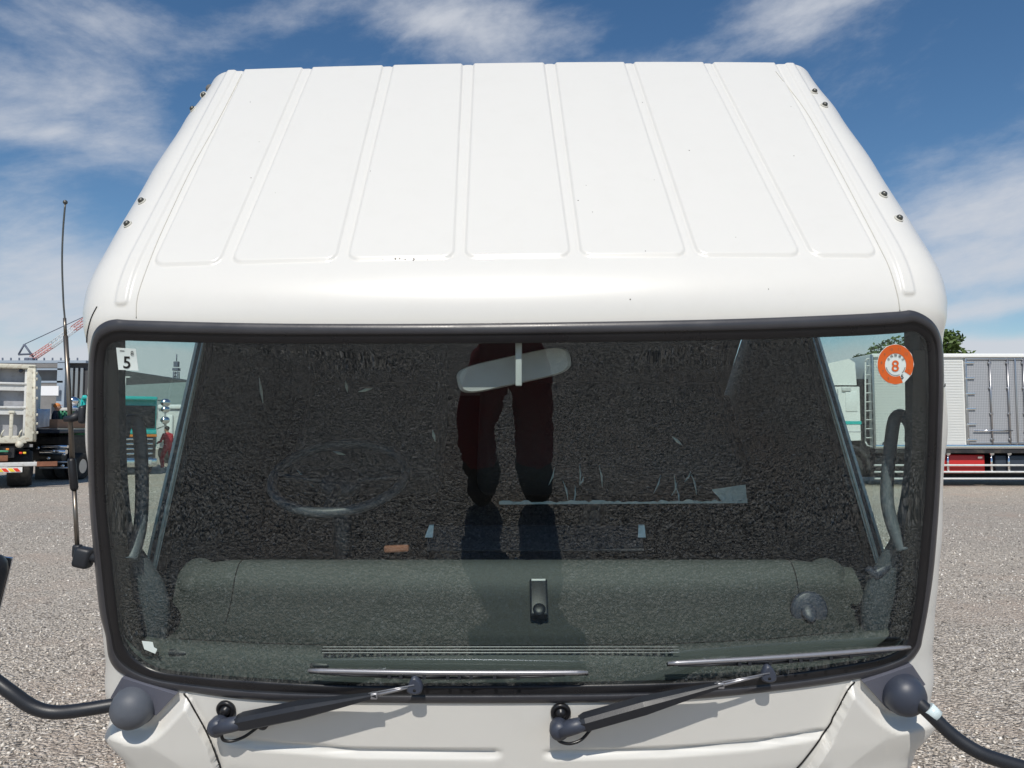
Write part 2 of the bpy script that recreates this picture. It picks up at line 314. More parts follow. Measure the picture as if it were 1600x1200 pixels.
def ground_mat():
    m = bpy.data.materials.new('gravel_ground'); m.use_nodes = True; t = m.node_tree; b = t.nodes['Principled BSDF']; b.inputs['Roughness'].default_value = .9; b.inputs['Specular IOR Level'].default_value = .25
    co = t.nodes.new('ShaderNodeTexCoord').outputs['Object']
    w = t.nodes.new('ShaderNodeTexNoise'); w.inputs['Scale'].default_value = 30; t.links.new(co, w.inputs['Vector'])
    vm = t.nodes.new('ShaderNodeVectorMath'); vm.operation = 'MULTIPLY_ADD'; t.links.new(w.outputs['Color'], vm.inputs[0]); vm.inputs[1].default_value = (.02,) * 3; t.links.new(co, vm.inputs[2])
    def vor(sc, feat='F1'):
        v = t.nodes.new('ShaderNodeTexVoronoi'); v.inputs['Scale'].default_value = sc; v.feature = feat; t.links.new(vm.outputs[0], v.inputs['Vector']); return v
    def ramp(inp, stops):
        r = t.nodes.new('ShaderNodeValToRGB'); t.links.new(inp, r.inputs[0]); e = r.color_ramp.elements
        while len(e) < len(stops): e.new(.5)
        for q, (p, c) in zip(e, stops): q.position = p; q.color = (*c, 1)
        return r.outputs[0]
    def mix(f, a, bb, typ='MIX'):
        x = t.nodes.new('ShaderNodeMix'); x.data_type = 'RGBA'; x.blend_type = typ
        for i, v in ((0, f), (6, a), (7, bb)):
            if isinstance(v, (int, float)): x.inputs[i].default_value = v
            elif isinstance(v, tuple): x.inputs[i].default_value = (*v, 1)
            else: t.links.new(v, x.inputs[i])
        return x.outputs[2]
    v1, v2 = vor(48), vor(105)
    sepc = lambda o: (lambda n: (t.links.new(o, n.inputs[0]), n.outputs[0])[1])(t.nodes.new('ShaderNodeSeparateColor'))
    stops = [(0, (.16, .145, .13)), (.22, (.38, .345, .305)), (.55, (.58, .53, .465)), (.8, (.74, .68, .60)), (1, (.88, .85, .80))]
    c1 = ramp(sepc(v1.outputs['Color']), stops); c2 = ramp(sepc(v2.outputs['Color']), stops)
    pn = t.nodes.new('ShaderNodeTexNoise'); pn.inputs['Scale'].default_value = 9; pn.inputs['Detail'].default_value = 5; t.links.new(co, pn.inputs['Vector'])
    pf = ramp(pn.outputs[0], [(.47, (0, 0, 0)), (.55, (1, 1, 1))])
    col = mix(pf, c2, c1)
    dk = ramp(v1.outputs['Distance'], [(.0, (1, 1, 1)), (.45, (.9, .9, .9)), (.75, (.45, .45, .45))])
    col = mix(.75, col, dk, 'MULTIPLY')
    # beaten earth showing through in patches
    dn = t.nodes.new('ShaderNodeTexNoise'); dn.inputs['Scale'].default_value = .7; dn.inputs['Detail'].default_value = 6; dn.inputs['Roughness'].default_value = .65; t.links.new(co, dn.inputs['Vector'])
    df = ramp(dn.outputs[0], [(.5, (0, 0, 0)), (.68, (.75, .75, .75))])
    fn = t.nodes.new('ShaderNodeTexNoise'); fn.inputs['Scale'].default_value = 90; fn.inputs['Detail'].default_value = 5; t.links.new(co, fn.inputs['Vector'])
    earth = ramp(fn.outputs[0], [(.3, (.36, .29, .24)), (.7, (.60, .51, .44))])
    col = mix(df, col, earth)
    ln = t.nodes.new('ShaderNodeTexNoise'); ln.inputs['Scale'].default_value = .12; ln.inputs['Detail'].default_value = 4; t.links.new(co, ln.inputs['Vector'])
    col = mix(1.0, col, ramp(ln.outputs[0], [(.3, (.98, .95, .92)), (.7, (1.2, 1.14, 1.06))]), 'MULTIPLY')
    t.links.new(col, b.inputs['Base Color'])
    h = math_(t, 'ADD', math_(t, 'MULTIPLY', v1.outputs['Distance'], -1.3), math_(t, 'MULTIPLY', v2.outputs['Distance'], -.5))
    bp = t.nodes.new('ShaderNodeBump'); bp.inputs['Strength'].default_value = 1; bp.inputs['Distance'].default_value = .016; t.links.new(h, bp.inputs['Height']); t.links.new(bp.outputs[0], b.inputs['Normal'])
    return m
M['ground'] = ground_mat()

# ------------------------------------------------------------------ ground
g = MB(); s_ = 1500
g.add([(-s_, -s_, 0), (s_, -s_, 0), (s_, s_, 0), (-s_, s_, 0)], [(0, 1, 2, 3)])
tag(g.build('ground', M['ground']), kind='structure')

import numpy as np
def stones(n, boxes, smin, smax, seed):
    rg = np.random.default_rng(seed); k = rg.choice(len(boxes), n, p=np.array([b[4] for b in boxes]) / sum(b[4] for b in boxes)); B = np.array([b[:4] for b in boxes])[k]
    x = B[:, 0] + (B[:, 1] - B[:, 0]) * rg.random(n); y = B[:, 2] + (B[:, 3] - B[:, 2]) * rg.random(n)
    # worn lanes and bare patches: most loose stones are gone there
    f_ = np.sin(x * .9 + 1.3 * np.sin(y * .55)) + np.sin(y * .8 + 1.7 * np.sin(x * .4) + 2) + .6 * np.sin(x * 2.3 + y * 1.7)
    keep_ = (y < 2.3) | (f_ < .55) | (rg.random(n) < .22); x = x[keep_]; y = y[keep_]; k = k[keep_]; n = len(x)
    s = (smin + (smax - smin) * rg.random(n) ** 2.6) * np.array([b[5] for b in boxes])[k]
    o = np.array([[1, 0, 0], [-1, 0, 0], [0, 1, 0], [0, -1, 0], [0, 0, 1], [0, 0, -1.]]); f = np.array([[0, 2, 4], [2, 1, 4], [1, 3, 4], [3, 0, 4], [2, 0, 5], [1, 2, 5], [3, 1, 5], [0, 3, 5]])
    v = o[None] * (.55 + .75 * rg.random((n, 6, 1))) + rg.normal(0, .22, (n, 6, 3)); v = v * np.stack([s * (.7 + .6 * rg.random(n)), s * (.7 + .6 * rg.random(n)), s * (.55 + .4 * rg.random(n))], 1)[:, None]
    a = rg.random(n) * 6.283; c_, s_ = np.cos(a)[:, None], np.sin(a)[:, None]; vx = v[:, :, 0] * c_ - v[:, :, 1] * s_; vy = v[:, :, 0] * s_ + v[:, :, 1] * c_
    P = np.stack([vx + x[:, None], vy + y[:, None], v[:, :, 2] + (s * .25)[:, None]], 2).reshape(-1, 3)
    Fc = (f[None] + 6 * np.arange(n)[:, None, None]).reshape(-1)
    me = bpy.data.meshes.new('gravel'); me.vertices.add(n * 6); me.vertices.foreach_set('co', P.reshape(-1).astype(np.float32)); me.loops.add(n * 24); me.loops.foreach_set('vertex_index', Fc.astype(np.int32))
    me.polygons.add(n * 8); me.polygons.foreach_set('loop_start', (np.arange(n * 8) * 3).astype(np.int32)); me.polygons.foreach_set('loop_total', np.full(n * 8, 3, np.int32))
    at_ = me.attributes.new('tone', 'FLOAT', 'POINT'); at_.data.foreach_set('value', np.repeat(rg.random(n), 6).astype(np.float32)); me.update(calc_edges=True); me.validate()
    return me
def stone_mat():
    m = mat('stone', (.3, .29, .28), .85, spec=.3); t = m.node_tree; a = t.nodes.new('ShaderNodeAttribute'); a.attribute_name = 'tone'
    r = t.nodes.new('ShaderNodeValToRGB'); t.links.new(a.outputs['Fac'], r.inputs[0]); e = r.color_ramp.elements
    st = [(0, (.17, .155, .14)), (.25, (.38, .345, .305)), (.55, (.56, .522, .468)), (.85, (.74, .68, .60)), (1, (.90, .87, .81))]
    while len(e) < 5: e.new(.5)
    for q, (p, c) in zip(e, st): q.position = p; q.color = (*c, 1)
    t.links.new(r.outputs[0], t.nodes['Principled BSDF'].inputs['Base Color']); return m
M['stone'] = stone_mat()
gm = stones(270000, [(-2.4, 2.4, -2.6, 1.7, 13, .66), (-5, -2.4, -3, 1.7, 4, .72), (2.4, 5, -3, 1.7, 4, .72), (-7.5, -1.2, 2.6, 8, 2.8, .92), (1.2, 7.5, 2.6, 8, 2.8, .92), (-10, -2.4, 8, 13, 1.3, 1), (2.4, 10, 8, 13, 1.3, 1), (-14, -3, 11, 20, .8, 1), (3, 14, 11, 20, .8, 1), (-4, 4, -6, -2.6, 1.4, .9)], .0045, .016, 4)
go_ = bpy.data.objects.new('gravel', gm); C.objects.link(go_); gm.materials.append(M['stone']); tag(go_, 'loose angular grey and beige gravel lying on the yard', 'gravel', kind='stuff')

# ------------------------------------------------------------------ cab surface (the cab is tipped forward on its hinges)
LEAN = R(15); ROOF_H = R(52.0); ROLL = R(.75)
S0, S_H0, S_H1, S_END = 0.0, 1.485, 1.745, 2.775
def heading(s):
    return R(105) + (ROOF_H - R(105)) * sstep(S_H0, S_H1, s) if s > S_H0 else R(105)
DS = .001; _tab = [(2.135, .35)]
for i in range(int(S_END / DS) + 40):
    a = heading(i * DS); y, z = _tab[-1]; _tab.append((y + cos(a) * DS, z + sin(a) * DS))
def prof(s):
    i = max(0, min(len(_tab) - 2, int(s / DS))); f = s / DS - i
    return (_tab[i][0] * (1 - f) + _tab[i + 1][0] * f, _tab[i][1] * (1 - f) + _tab[i + 1][1] * f)
K_T = [(0, .06), (.55, .075), (1.0, .065), (1.45, .045), (1.60, .028), (1.80, .012), (2.775, .012)]
R_T = [(0, .10), (.45, .12), (.9, .11), (1.4, .11), (1.7, .13), (1.95, .125), (2.6, .11), (2.775, .10)]
W_T = [(0, 1.02), (.30, 1.14), (.40, 1.185), (.50, 1.19), (.62, 1.175), (.75, 1.167), (.9, 1.160), (1.2, 1.138), (1.5, 1.093), (1.58, 1.096), (1.65, 1.102), (1.75, 1.108), (1.9, 1.105), (2.2, 1.098), (2.5, 1.08), (2.775, 1.053)]
TAIL_T = [(0, .10), (1.4, .10), (1.75, .13), (2.2, .2), (2.775, .2)]
_cc = {}
def cross(q, s):       # q in [-1,1] : returns x, depth d
    sg = 1 if q >= 0 else -1; q = abs(q)
    P = 2.0; c_ = _cc.get(s)
    if c_ is None:
        k, r, W, tl = lerp_tab(K_T, s), lerp_tab(R_T, s), lerp_tab(W_T, s), lerp_tab(TAIL_T, s)
        x1 = W - r
        for _ in range(6): a0 = math.atan(P * k / x1); x1 = W - r * (1 - sin(a0))
        _cc[s] = c_ = (k, r, W, tl, x1, a0)
    k, r, W, tl, x1, a0 = c_
    if q <= .82:
        x = x1 * q / .82; return sg * x, k * (x / x1) ** P
    if q <= .95:
        a = a0 + (pi / 2 - a0) * (q - .82) / .13
        return sg * (x1 + r * (sin(a) - sin(a0))), k + r * (cos(a0) - cos(a))
    return sg * (x1 + r * (1 - sin(a0))), k + r * cos(a0) + tl * (q - .95) / .05
def surf(q, s, off=0):
    x, d = cross(q, s); y, z = prof(s); a = heading(s); n = (sin(a), -cos(a))
    y += n[0] * (d - off); z += n[1] * (d - off)
    zz = z - 1.3; return V((x * cos(ROLL) - zz * sin(ROLL) + .016, y, 1.3 + zz * cos(ROLL) + x * sin(ROLL)))
NQ = 760
qs = [-1 + 2 * i / NQ for i in range(NQ + 1)]
ss = [i * .008 for i in range(200)] + [1.60 + i * .005 for i in range(50)] + [1.85 + i * .008 for i in range(int((S_END - 1.85) / .008) + 1)] + [S_END]
base = [[surf(q, s) for q in qs] for s in ss]
def grid_bvh(rows):
    n = len(rows[0]); vs = [p for r in rows for p in r]
    fs = [(i * n + k, i * n + k + 1, (i + 1) * n + k + 1, (i + 1) * n + k) for i in range(len(rows) - 1) for k in range(n - 1)]
    return BVHTree.FromPolygons(vs, fs)
bvh = grid_bvh(base)
def hit(px, py, off=0.0):
    for k in range(60):
        d = ray(px + (800 - px) * k * .0012, py).normalized()
        loc, nor, idx, dist = bvh.ray_cast(CAM, d)
        if loc is not None:
            if nor.dot(d) > 0: nor = -nor
            return loc + nor * off
    return at(px, py, 1.9)
def nrm(px, py):
    d = ray(px, py).normalized(); loc, nor, i, dist = bvh.ray_cast(CAM, d)
    if nor is None: return V((0, -1, 0))
    return -nor if nor.dot(d) > 0 else nor

OUT = [(800,505),(1100,500),(1300,493),(1400,487.5),(1425,485.5),(1450,497),(1464,515),(1471,547),(1472,610),(1469,700),(1465,790),(1458,880),(1450,940),(1441,990),(1434,1016),(1410,1038),(1340,1060),(1200,1080),(1037,1094),(800,1098),(550,1097),(400,1093),(300,1081),(234,1069),(192,1052),(173,1030),(167,992),(158,955),(150,880),(142,780),(139,680),(140,590),(142,550),(148,520),(160,506),(180,499.5),(215,501),(400,505.5),(600,506.5)]
INN = [(800,536),(1100,532),(1300,526),(1395,521),(1425,518),(1440,524),(1447,535),(1450,560),(1451,620),(1449,700),(1444,790),(1437,870),(1430,940),(1422,985),(1413,1007),(1385,1025),(1325,1038),(1200,1056),(1037,1067),(800,1071),(550,1071),(400,1064),(300,1056),(245,1048),(213,1031),(195,1010),(187,985),(182,945),(176,890),(166,790),(163,690),(162,600),(164,560),(169,541),(182,534),(200,532),(235,533),(400,537),(600,537)]
outc = catmull(OUT, 8, True); innc = catmull(INN, 8, True)
midc = [((a[0] + b[0]) / 2, (a[1] + b[1]) / 2) for a, b in zip(outc, innc)]
def inside(p, poly):
    x, y = p; r = False; j = len(poly) - 1
    for i in range(len(poly)):
        xi, yi = poly[i]; xj, yj = poly[j]
        if (yi > y) != (yj > y) and x < (xj - xi) * (y - yi) / (yj - yi) + xi: r = not r
        j = i
    return r
def pdist(p, line):       # distance to a polyline in pixels
    best = 1e9; x, y = p
    for (ax, ay), (bx, by) in zip(line, line[1:]):
        dx, dy = bx - ax, by - ay; t = max(0, min(1, ((x - ax) * dx + (y - ay) * dy) / (dx * dx + dy * dy + 1e-9)))
        best = min(best, math.hypot(x - ax - t * dx, y - ay - t * dy))
    return best
# roof pressings: seven raised panels between shallow channels
ROOF_S0 = 1.742
edges_0 = [(-.898, -.731), (-.702, -.442), (-.413, -.150), (-.122, .138), (.165, .426), (.454, .710), (.739, .902)]
edges_1 = [(-.909, -.709), (-.676, -.435), (-.40, -.165), (-.126, .113), (.152, .387), (.42, .657), (.69, .902)]
def rrect(x, y, x0, x1, y0, y1, r):
    cx, cy, hx, hy = (x0 + x1) / 2, (y0 + y1) / 2, (x1 - x0) / 2 - r, (y1 - y0) / 2 - r
    dx, dy = abs(x - cx) - hx, abs(y - cy) - hy
    return math.hypot(max(dx, 0), max(dy, 0)) + min(max(dx, dy), 0) - r
LED_L = [(130, 1120), (185, 1127), (215, 1137), (240, 1133), (262, 1115), (292, 1082)]
LED_R = [(1480, 1098), (1420, 1114), (1395, 1118), (1372, 1106), (1350, 1085), (1330, 1062)]
LED_L = catmull(LED_L, 6); LED_R = catmull(LED_R, 6)
poly_L = LED_L + [(330, 1150), (360, 1260), (300, 1400), (100, 1400), (100, 1120)]
poly_R = [(1520, 1098)] + LED_R + [(1290, 1150), (1225, 1260), (1250, 1400), (1520, 1400)]
CR_L = [(90, 1130), (182, 1140), (245, 1152), (284, 1180), (330, 1212), (420, 1300)]
CR_R = [(1130, 1300), (1290, 1212), (1335, 1172), (1375, 1140), (1420, 1130), (1500, 1110)]
GR_L = [(340, 1158), (400, 1168), (560, 1181), (790, 1184)]; GR_R = [(843, 1184), (1040, 1180), (1180, 1168), (1300, 1148)]
def disp(x, s, p):
    d = 0
    if s > 1.70:
        f_ = (s - ROOF_S0) / 1.03
        for (a, b), (a1, b1) in zip(edges_0, edges_1):
            a += (a1 - a) * f_; b += (b1 - b) * f_
            if a - .03 < x < b + .03:
                q = rrect(x, s, a, b, ROOF_S0, 3.4, .028)
                d = max(d, .0050 * (1 - sstep(-.0045, .0035, q))) - .0022 * max(0, 1 - abs(q - .004) / .006)
        d += .0
    if s > 1.59:                                    # drip rail pressings each side
        for sg in (-1, 1):
            q = rrect(x * sg, s, .938, .968, 1.62, 3.4, .01); d += .005 * (1 - sstep(-.005, .005, q))
    if s < .75:
        px, py = proj(p)
        if py > 1050 and py < 1400:
            for poly, led in ((poly_L, LED_L), (poly_R, LED_R)):
                ins = inside((px, py), poly)
                q = pdist((px, py), led); q = -q if ins else q
                if ins:
                    d += .038 * min(1, -q / 13) - .00009 * min(150, max(0, -q - 13))
                    cl = CR_L if led is LED_L else CR_R
                    for (ax, ay), (bx, by) in zip(cl, cl[1:]):
                        if min(ax, bx) <= px <= max(ax, bx):
                            yc = ay + (by - ay) * (px - ax) / (bx - ax); d -= .00028 * min(70, max(0, py - yc))
        if 330 < px < 1310 and s < .5:
            if px < 817:
                lin = GR_L
            else: lin = GR_R
            q = pdist((px, py), lin)
            yl = None
            for (ax, ay), (bx, by) in zip(lin, lin[1:]):
                if ax <= px <= bx: yl = ay + (by - ay) * (px - ax) / (bx - ax)
            if yl is not None:
                e = sstep(0, 22, px - lin[0][0]) * sstep(0, 22, lin[-1][0] - px)
                dy = py - yl
                d += e * (-.010 * sstep(-12, -8, dy) * (1 - sstep(-6, -1, dy))) + .007 * e * sstep(-5, 1, dy) * (1 - sstep(25, 60, dy))
    return d
truck = empty('truck', (0, 3.2, 0), 'white truck with its cab tipped forward, ribbed roof and black framed windscreen', 'truck', )
shell = MB(); n_ = len(qs); keep = [[True] * (n_ - 1) for _ in ss]
rows = []
for i, s in enumerate(ss):
    r = []
    for j, q in enumerate(qs):
        p = base[i][j]; x, _d = cross(q, s); dd = disp(x, s, p)
        r.append(surf(q, s, dd) if dd else p)
    rows.append(r)
shell.v = [p for r in rows for p in r]
bb = (135, 480, 1480, 1100)
for i in range(len(ss) - 1):
    for j in range(n_ - 1):
        if .4 < ss[i] < 1.65:
            c = proj((base[i][j] + base[i + 1][j + 1]) / 2)
            if 120 < c[0] < 1480 and 480 < c[1] < 1110 and abs(qs[j]) < .95 and inside(c, midc): continue
        shell.f.append((i * n_ + j, i * n_ + j + 1, (i + 1) * n_ + j + 1, (i + 1) * n_ + j)); shell.m.append(0); shell.sm.append(True)
cab = shell.build('cab_shell', M['paint'], truck)
if cab.data.polygons[len(cab.data.polygons) * 3 // 4].normal.y > 0: cab.data.flip_normals()
bvh = grid_bvh(rows)

def ring_loft(pairs):     # rubber frame
    rows = []
    prof_ = [(-.05, -.010), (-.01, .002), (.03, .005), (.22, .0095), (.42, .0105), (.50, .009), (.54, .005), (.60, .0055), (.9, .0045), (1.0, .002), (1.02, -.012)]
    for (o, i) in pairs:
        r = []
        for t, h in prof_: r.append(hit(o[0] + (i[0] - o[0]) * t, o[1] + (i[1] - o[1]) * t, h))
        rows.append(r)
    rows.append(rows[0]); return rows
gk = MB(); gk.grid(ring_loft(list(zip(outc, innc)))); M['rubber_worn'] = mat('weathered_rubber', (.040, .040, .046), .36, spec=.5, var=.25, vscale=12, bump=.1, bscale=200, rvar=.08)
for f_i in range(len(gk.f)):
    if f_i % 10 in (1, 2, 3, 4): gk.m[f_i] = 1  # paler tone on the outer half paints in the seal's highlight
gasket = gk.build('windscreen_seal', [M['rubber'], M['rubber_worn']], truck)
# windscreen: concentric rings of points on the cab surface
def px_fill(outline, rings, off, cx=None, cy=None, hitf=hit):
    cx = cx or sum(p[0] for p in outline) / len(outline); cy = cy or sum(p[1] for p in outline) / len(outline)
    rows = []
    for k in range(rings + 1):
        f = 1 - k / rings * .985
        rows.append([hitf(cx + (x - cx) * f, cy + (y - cy) * f, off) for x, y in outline])
    return rows
gl = MB(); go = [(a[0] * .35 + b[0] * .65, a[1] * .35 + b[1] * .65) for a, b in zip(outc, innc)]
def gridfill(off, mi, m):
    # rows between the left and right edge of the outline, a regular net
    NR, NC = 90, 170; ys = [a[1] for a in go]; y0, y1 = min(ys) + .3, max(ys) - .3
    rows = []
    for i in range(NR + 1):
        u = i / NR; v = .5 - .5 * cos(pi * u); 
        row = []
        for j in range(NC + 1):
            w = j / NC
            a, b = 2 * w - 1, 2 * v - 1
            # square to disc-like (rounded) map onto a superellipse, then to the real outline by ray from centre
            row.append((a, b))
        rows.append(row)
    cx, cy = 800, 790
    ang = [(atan2((y - cy), (x - cx)), x, y) for x, y in go]; ang.sort()
    def border(th):
        n = len(ang)
        lo = 0
        for k in range(n):
            a0, x0, y0_ = ang[k]; a1, x1, y1_ = ang[(k + 1) % n]
            if k == n - 1: a1 += 2 * pi
            t2 = th if th >= ang[0][0] else th + 2 * pi
            if a0 <= t2 <= a1:
                # intersect the ray with the segment
                dx, dy = cos(th), sin(th); ex, ey = x1 - x0, y1_ - y0_
                den = dx * ey - dy * ex
                if abs(den) < 1e-9: return math.hypot(x0 - cx, y0_ - cy)
                return ((x0 - cx) * ey - (y0_ - cy) * ex) / den
        return 300
    out = []
    for row in rows:
        r = []
        for a, b in row:
            X, Y = a * 655, b * 280
            th = atan2(Y, X)
            if abs(X) < 1e-6 and abs(Y) < 1e-6: r.append(hit(cx, cy, off)); continue
            m_ = max(abs(a), abs(b)); bd = border(th)
            r.append(hit(cx + cos(th) * bd * m_, cy + sin(th) * bd * m_, off))
        out.append(r)
    m.grid(out, mi); return out
A_ = gridfill(.001, 0, gl); B_ = gridfill(-.005, 1, gl)
wind = gl.build('windscreen', [M['glass'], M['glass_in']], truck)
# black ceramic edge band printed on the glass sides
fr = MB()
for side in (-1, 1):
    rows = []
    for py in range(548, 1035, 12):
        if side < 0: xo = lerp_tab([(540, 160), (700, 161), (880, 174), (985, 186), (1035, 225)], py); xi = xo + lerp_tab([(540, 22), (880, 24), (1000, 28), (1035, 20)], py)
        else: xo = lerp_tab([(540, 1452), (700, 1451), (880, 1438), (985, 1424), (1035, 1375)], py); xi = xo - lerp_tab([(540, 22), (880, 24), (1000, 26), (1035, 20)], py)
        rows.append([hit(xo + (xi - xo) * t, py, -.0075) for t in (0, .5, 1)])
    fr.grid(rows); fb = fr.build('ceramic_band', M['frit'], wind); fr = MB()

def surf_line(pts, r, off, name, m, parent, n=6, sub=6, samp=1):
    t = MB(); cp = catmull(pts, sub); t.tube([hit(x, y, off) for x, y in cp], r, n); return t.build(name, m, parent)
# panel gaps
surf_line([(288, 1083), (300, 1105), (322, 1145), (340, 1190), (352, 1230), (360, 1280)], .0024, .0022, 'panel_gap', M['gap'], cab)
surf_line([(1334, 1066), (1322, 1085), (1306, 1115), (1280, 1155), (1255, 1188), (1232, 1215), (1200, 1270)], .0024, .0022, 'panel_gap', M['gap'], cab)
for pts in ([(213, 497), (214, 470), (222, 440), (243, 385), (262, 342), (300, 262), (340, 190), (378, 116)], [(1406, 486), (1402, 460), (1390, 420), (1375, 388), (1345, 330), (1300, 245), (1258, 172), (1212, 112)]):
    surf_line(pts, .0013, .0002, 'roof_seam', M['sealant'], cab)
surf_line([(133, 617), (137, 618), (142, 620)], .0016, .0005, 'panel_gap', M['gap'], cab, sub=3)
surf_line([(1472, 604), (1477, 603), (1482, 600)], .0016, .0005, 'panel_gap', M['gap'], cab, sub=3)
surf_line([(136, 535), (137, 520), (143, 497), (152, 479)], .0012, .0012, 'hairline_cable', M['rubber'], cab, sub=4)
# roof bolts
def bolt(px, py, k=1):
    p = hit(px, py, 0); n = nrm(px, py); m = MB()
    m.lathe(p, n, [(.0125 * k, -.002), (.0125 * k, .002), (.011 * k, .003)], 20)
    b = m.build('roof_bolt', M['sealant'], truck)
    h = MB(); h.lathe(p, n, [(.0085 * k, .002), (.0085 * k, .006), (.0065 * k, .0095), (.003 * k, .011), (.0005, .0112)], 16); h.build('bolt_head', M['bolt'], b)
for px, py in ((200, 351), (222, 315), (302, 171), (317, 149), (1404, 342), (1380, 305), (1288, 165), (1272, 144)): bolt(px, py)
# chips in the roof paint
chips = MB()
for k in range(0):
    px, py = (random.gauss(640, 25), 405 + random.gauss(0, 1.2)) if k < 10 else (random.uniform(260, 1380), random.uniform(140, 470))
    p = hit(px, py, .0062); n = nrm(px, py); chips.lathe(p, n, [(random.uniform(.0008, .002), 0), (.0004, .0004)], 6)
for k in range(30):
    px, py = (random.gauss(640, 25), 405 + random.gauss(0, 1.2)) if k < 12 else (random.uniform(260, 1380), random.uniform(140, 470))
    p = hit(px, py, .0003); n = nrm(px, py); chips = MB(); chips.lathe(p, n, [(random.uniform(.0008, .002), 0), (.0004, .0004)], 6); chips.build('paint_chip', M['bark'], cab)

# ------------------------------------------------------------------ cab frame for the inside: origin near the back edge of the dash
BK = V((0, cos(R(50)), sin(R(50)))); UP = V((0, -sin(R(50)), cos(R(50)))); OC = V((0, 2.185, 1.215))
def cf(x, b, u): return OC + V((x, 0, 0)) + BK * b + UP * u
ROTC = Matrix((V((1, 0, 0)), BK, UP)).transposed()
# dashboard: profile from the glass base to its far edge, then down into the cab
dprof = [(-.335, -.055), (-.30, -.02), (-.27, -.006), (-.24, -.010), (-.21, -.020), (-.17, -.025), (-.13, -.021), (-.10, -.012), (-.075, -.002), (-.05, .004), (-.02, .003), (0, -.006), (.015, -.025), (.02, -.06), (.01, -.30), (-.05, -.42)]
dp = catmull(dprof, 4)
def foot(px): 
    b = [(a[0], a[1]) for a in INN if a[1] > 960]; b.sort()
    for (x0, y0), (x1, y1) in zip(b, b[1:]):
        if x0 <= px <= x1: return y0 + (y1 - y0) * (px - x0) / (x1 - x0)
    return b[0][1] if px < b[0][0] else b[-1][1]
d = MB(); rows = []; NE = dp.index(dprof[12]) if dprof[12] in dp else 48
for i in range(81):
    px = 192 + (1420 - 192) * i / 80; f0 = hit(px, foot(px) + 6, -.012); x = f0.x * .985
    c0 = cf(x, *dp[0]); a = abs(x); r = [f0 + V((0, .02, -.05)), f0]
    for k, (b, u) in enumerate(dp):
        t = min(1, (k + 1) / 50); w_ = (1 - t) ** 1.3
        r.append(cf(x, b, u - .055 * sstep(.80, 1.08, a) * t) + (f0 - c0) * w_)
    rows.append(r)
d.grid(rows)
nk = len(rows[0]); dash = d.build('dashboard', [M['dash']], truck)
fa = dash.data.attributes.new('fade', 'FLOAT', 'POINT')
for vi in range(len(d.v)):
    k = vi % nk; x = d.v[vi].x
    f = max(sstep(27, 37, k) * (1 - sstep(50, 54, k)), 1 - sstep(7, 15, k), .25 * max(0, 1 - abs(k - 18) / 5) * (1 - sstep(.5, .75, abs(x))))  # painted light: bright rear strip and glass edge, dark band between
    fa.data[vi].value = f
def seam(pts):
    m = MB(); m.tube([p + V((0, -.0006, .0006)) for p in pts], .0016, 6); m.build('dash_seam', M['gap'], dash)
seam([rows[9][k] for k in range(20, 51)]); seam([rows[71][k] for k in range(20, 51)]); seam([rows[i][13] for i in range(5, 76)])
# humps at both ends of the dash
for sx, px in ((-1, 300), (1, 1322)):
    m = MB(); c = cf(.93 * sx, -.03, -.040)
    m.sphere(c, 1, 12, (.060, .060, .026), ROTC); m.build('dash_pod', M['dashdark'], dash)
# round outlet on the passenger side of the dash
c = cf(.835, -.145, -.02); m = MB(); ax = (UP * .8 - BK * .6).normalized(); m.lathe(c, ax, [(.05, -.01), (.052, .006), (.046, .012), (.02, .013), (.001, .013)], 32); ven = m.build('air_outlet', M['plastic_blue'], dash)
m = MB(); m.sphere(c + ax * .012 - V((.005, 0, 0)), 1, 10, (.022, .034, .012), ROTC); m.build('outlet_knob', M['plastic_blue'], ven)
# centre bracket on the dash
m = MB(); q = cf(.075, -.125, .008); m.box(q, (.05, .11, .03), ROTC, .006); cb = m.build('dash_bracket', M['plastic'], dash)
m = MB(); m.box(cf(.075, -.078, .026), (.040, .006, .006), ROTC, .001); m.build('bracket_edge', M['light_grey'], cb)
m = MB(); m.lathe(cf(.075, -.165, .012), UP, [(.016, 0), (.018, .012), (.01, .016), (.001, .016)], 20); m.build('bracket_knob', M['plastic'], cb)
# demister slots
m = MB()
for k in range(46):
    x = -.50 + k * .0205; m.box(cf(x, -.274, .008), (.014, .014, .004), ROTC)
m.build('demister_slots', M['gap'], dash)
m = MB()
for b in (-.282, -.274, -.266): m.box(cf(-.03, b, .0095), (.95, .0012, .003), ROTC)
m.build('demister_bars', M['blade'], dash)
# vin pockets near the glass foot
for px, py in ((270, 1030), (495, 1050)):
    m = MB(); p = hit(px, py, -.035); m.box(p, (.055, .03, .03), ROTC, .008); m.build('dash_clip', M['plastic'], dash)
# tray on the dash with two pale tabs
m = MB(); m.box(cf(.07, .100, -.044), (.66, .09, .012), ROTC, .004); tray = m.build('dash_tray', M['tray'], dash)
for px, sg in ((670, 1), (1003, -1)):
    p = at(px, 831, 2.27); m = MB(); m.prism([p + V((-.012, 0, -.017)), p + V((.012, 0, -.017)), p + V((.012 + .002 * sg, .01, .017)), p + V((-.004 * (1 - sg), .01, .017))], V((0, .004, .003))); m.build('tray_tab', M['film'], tray)

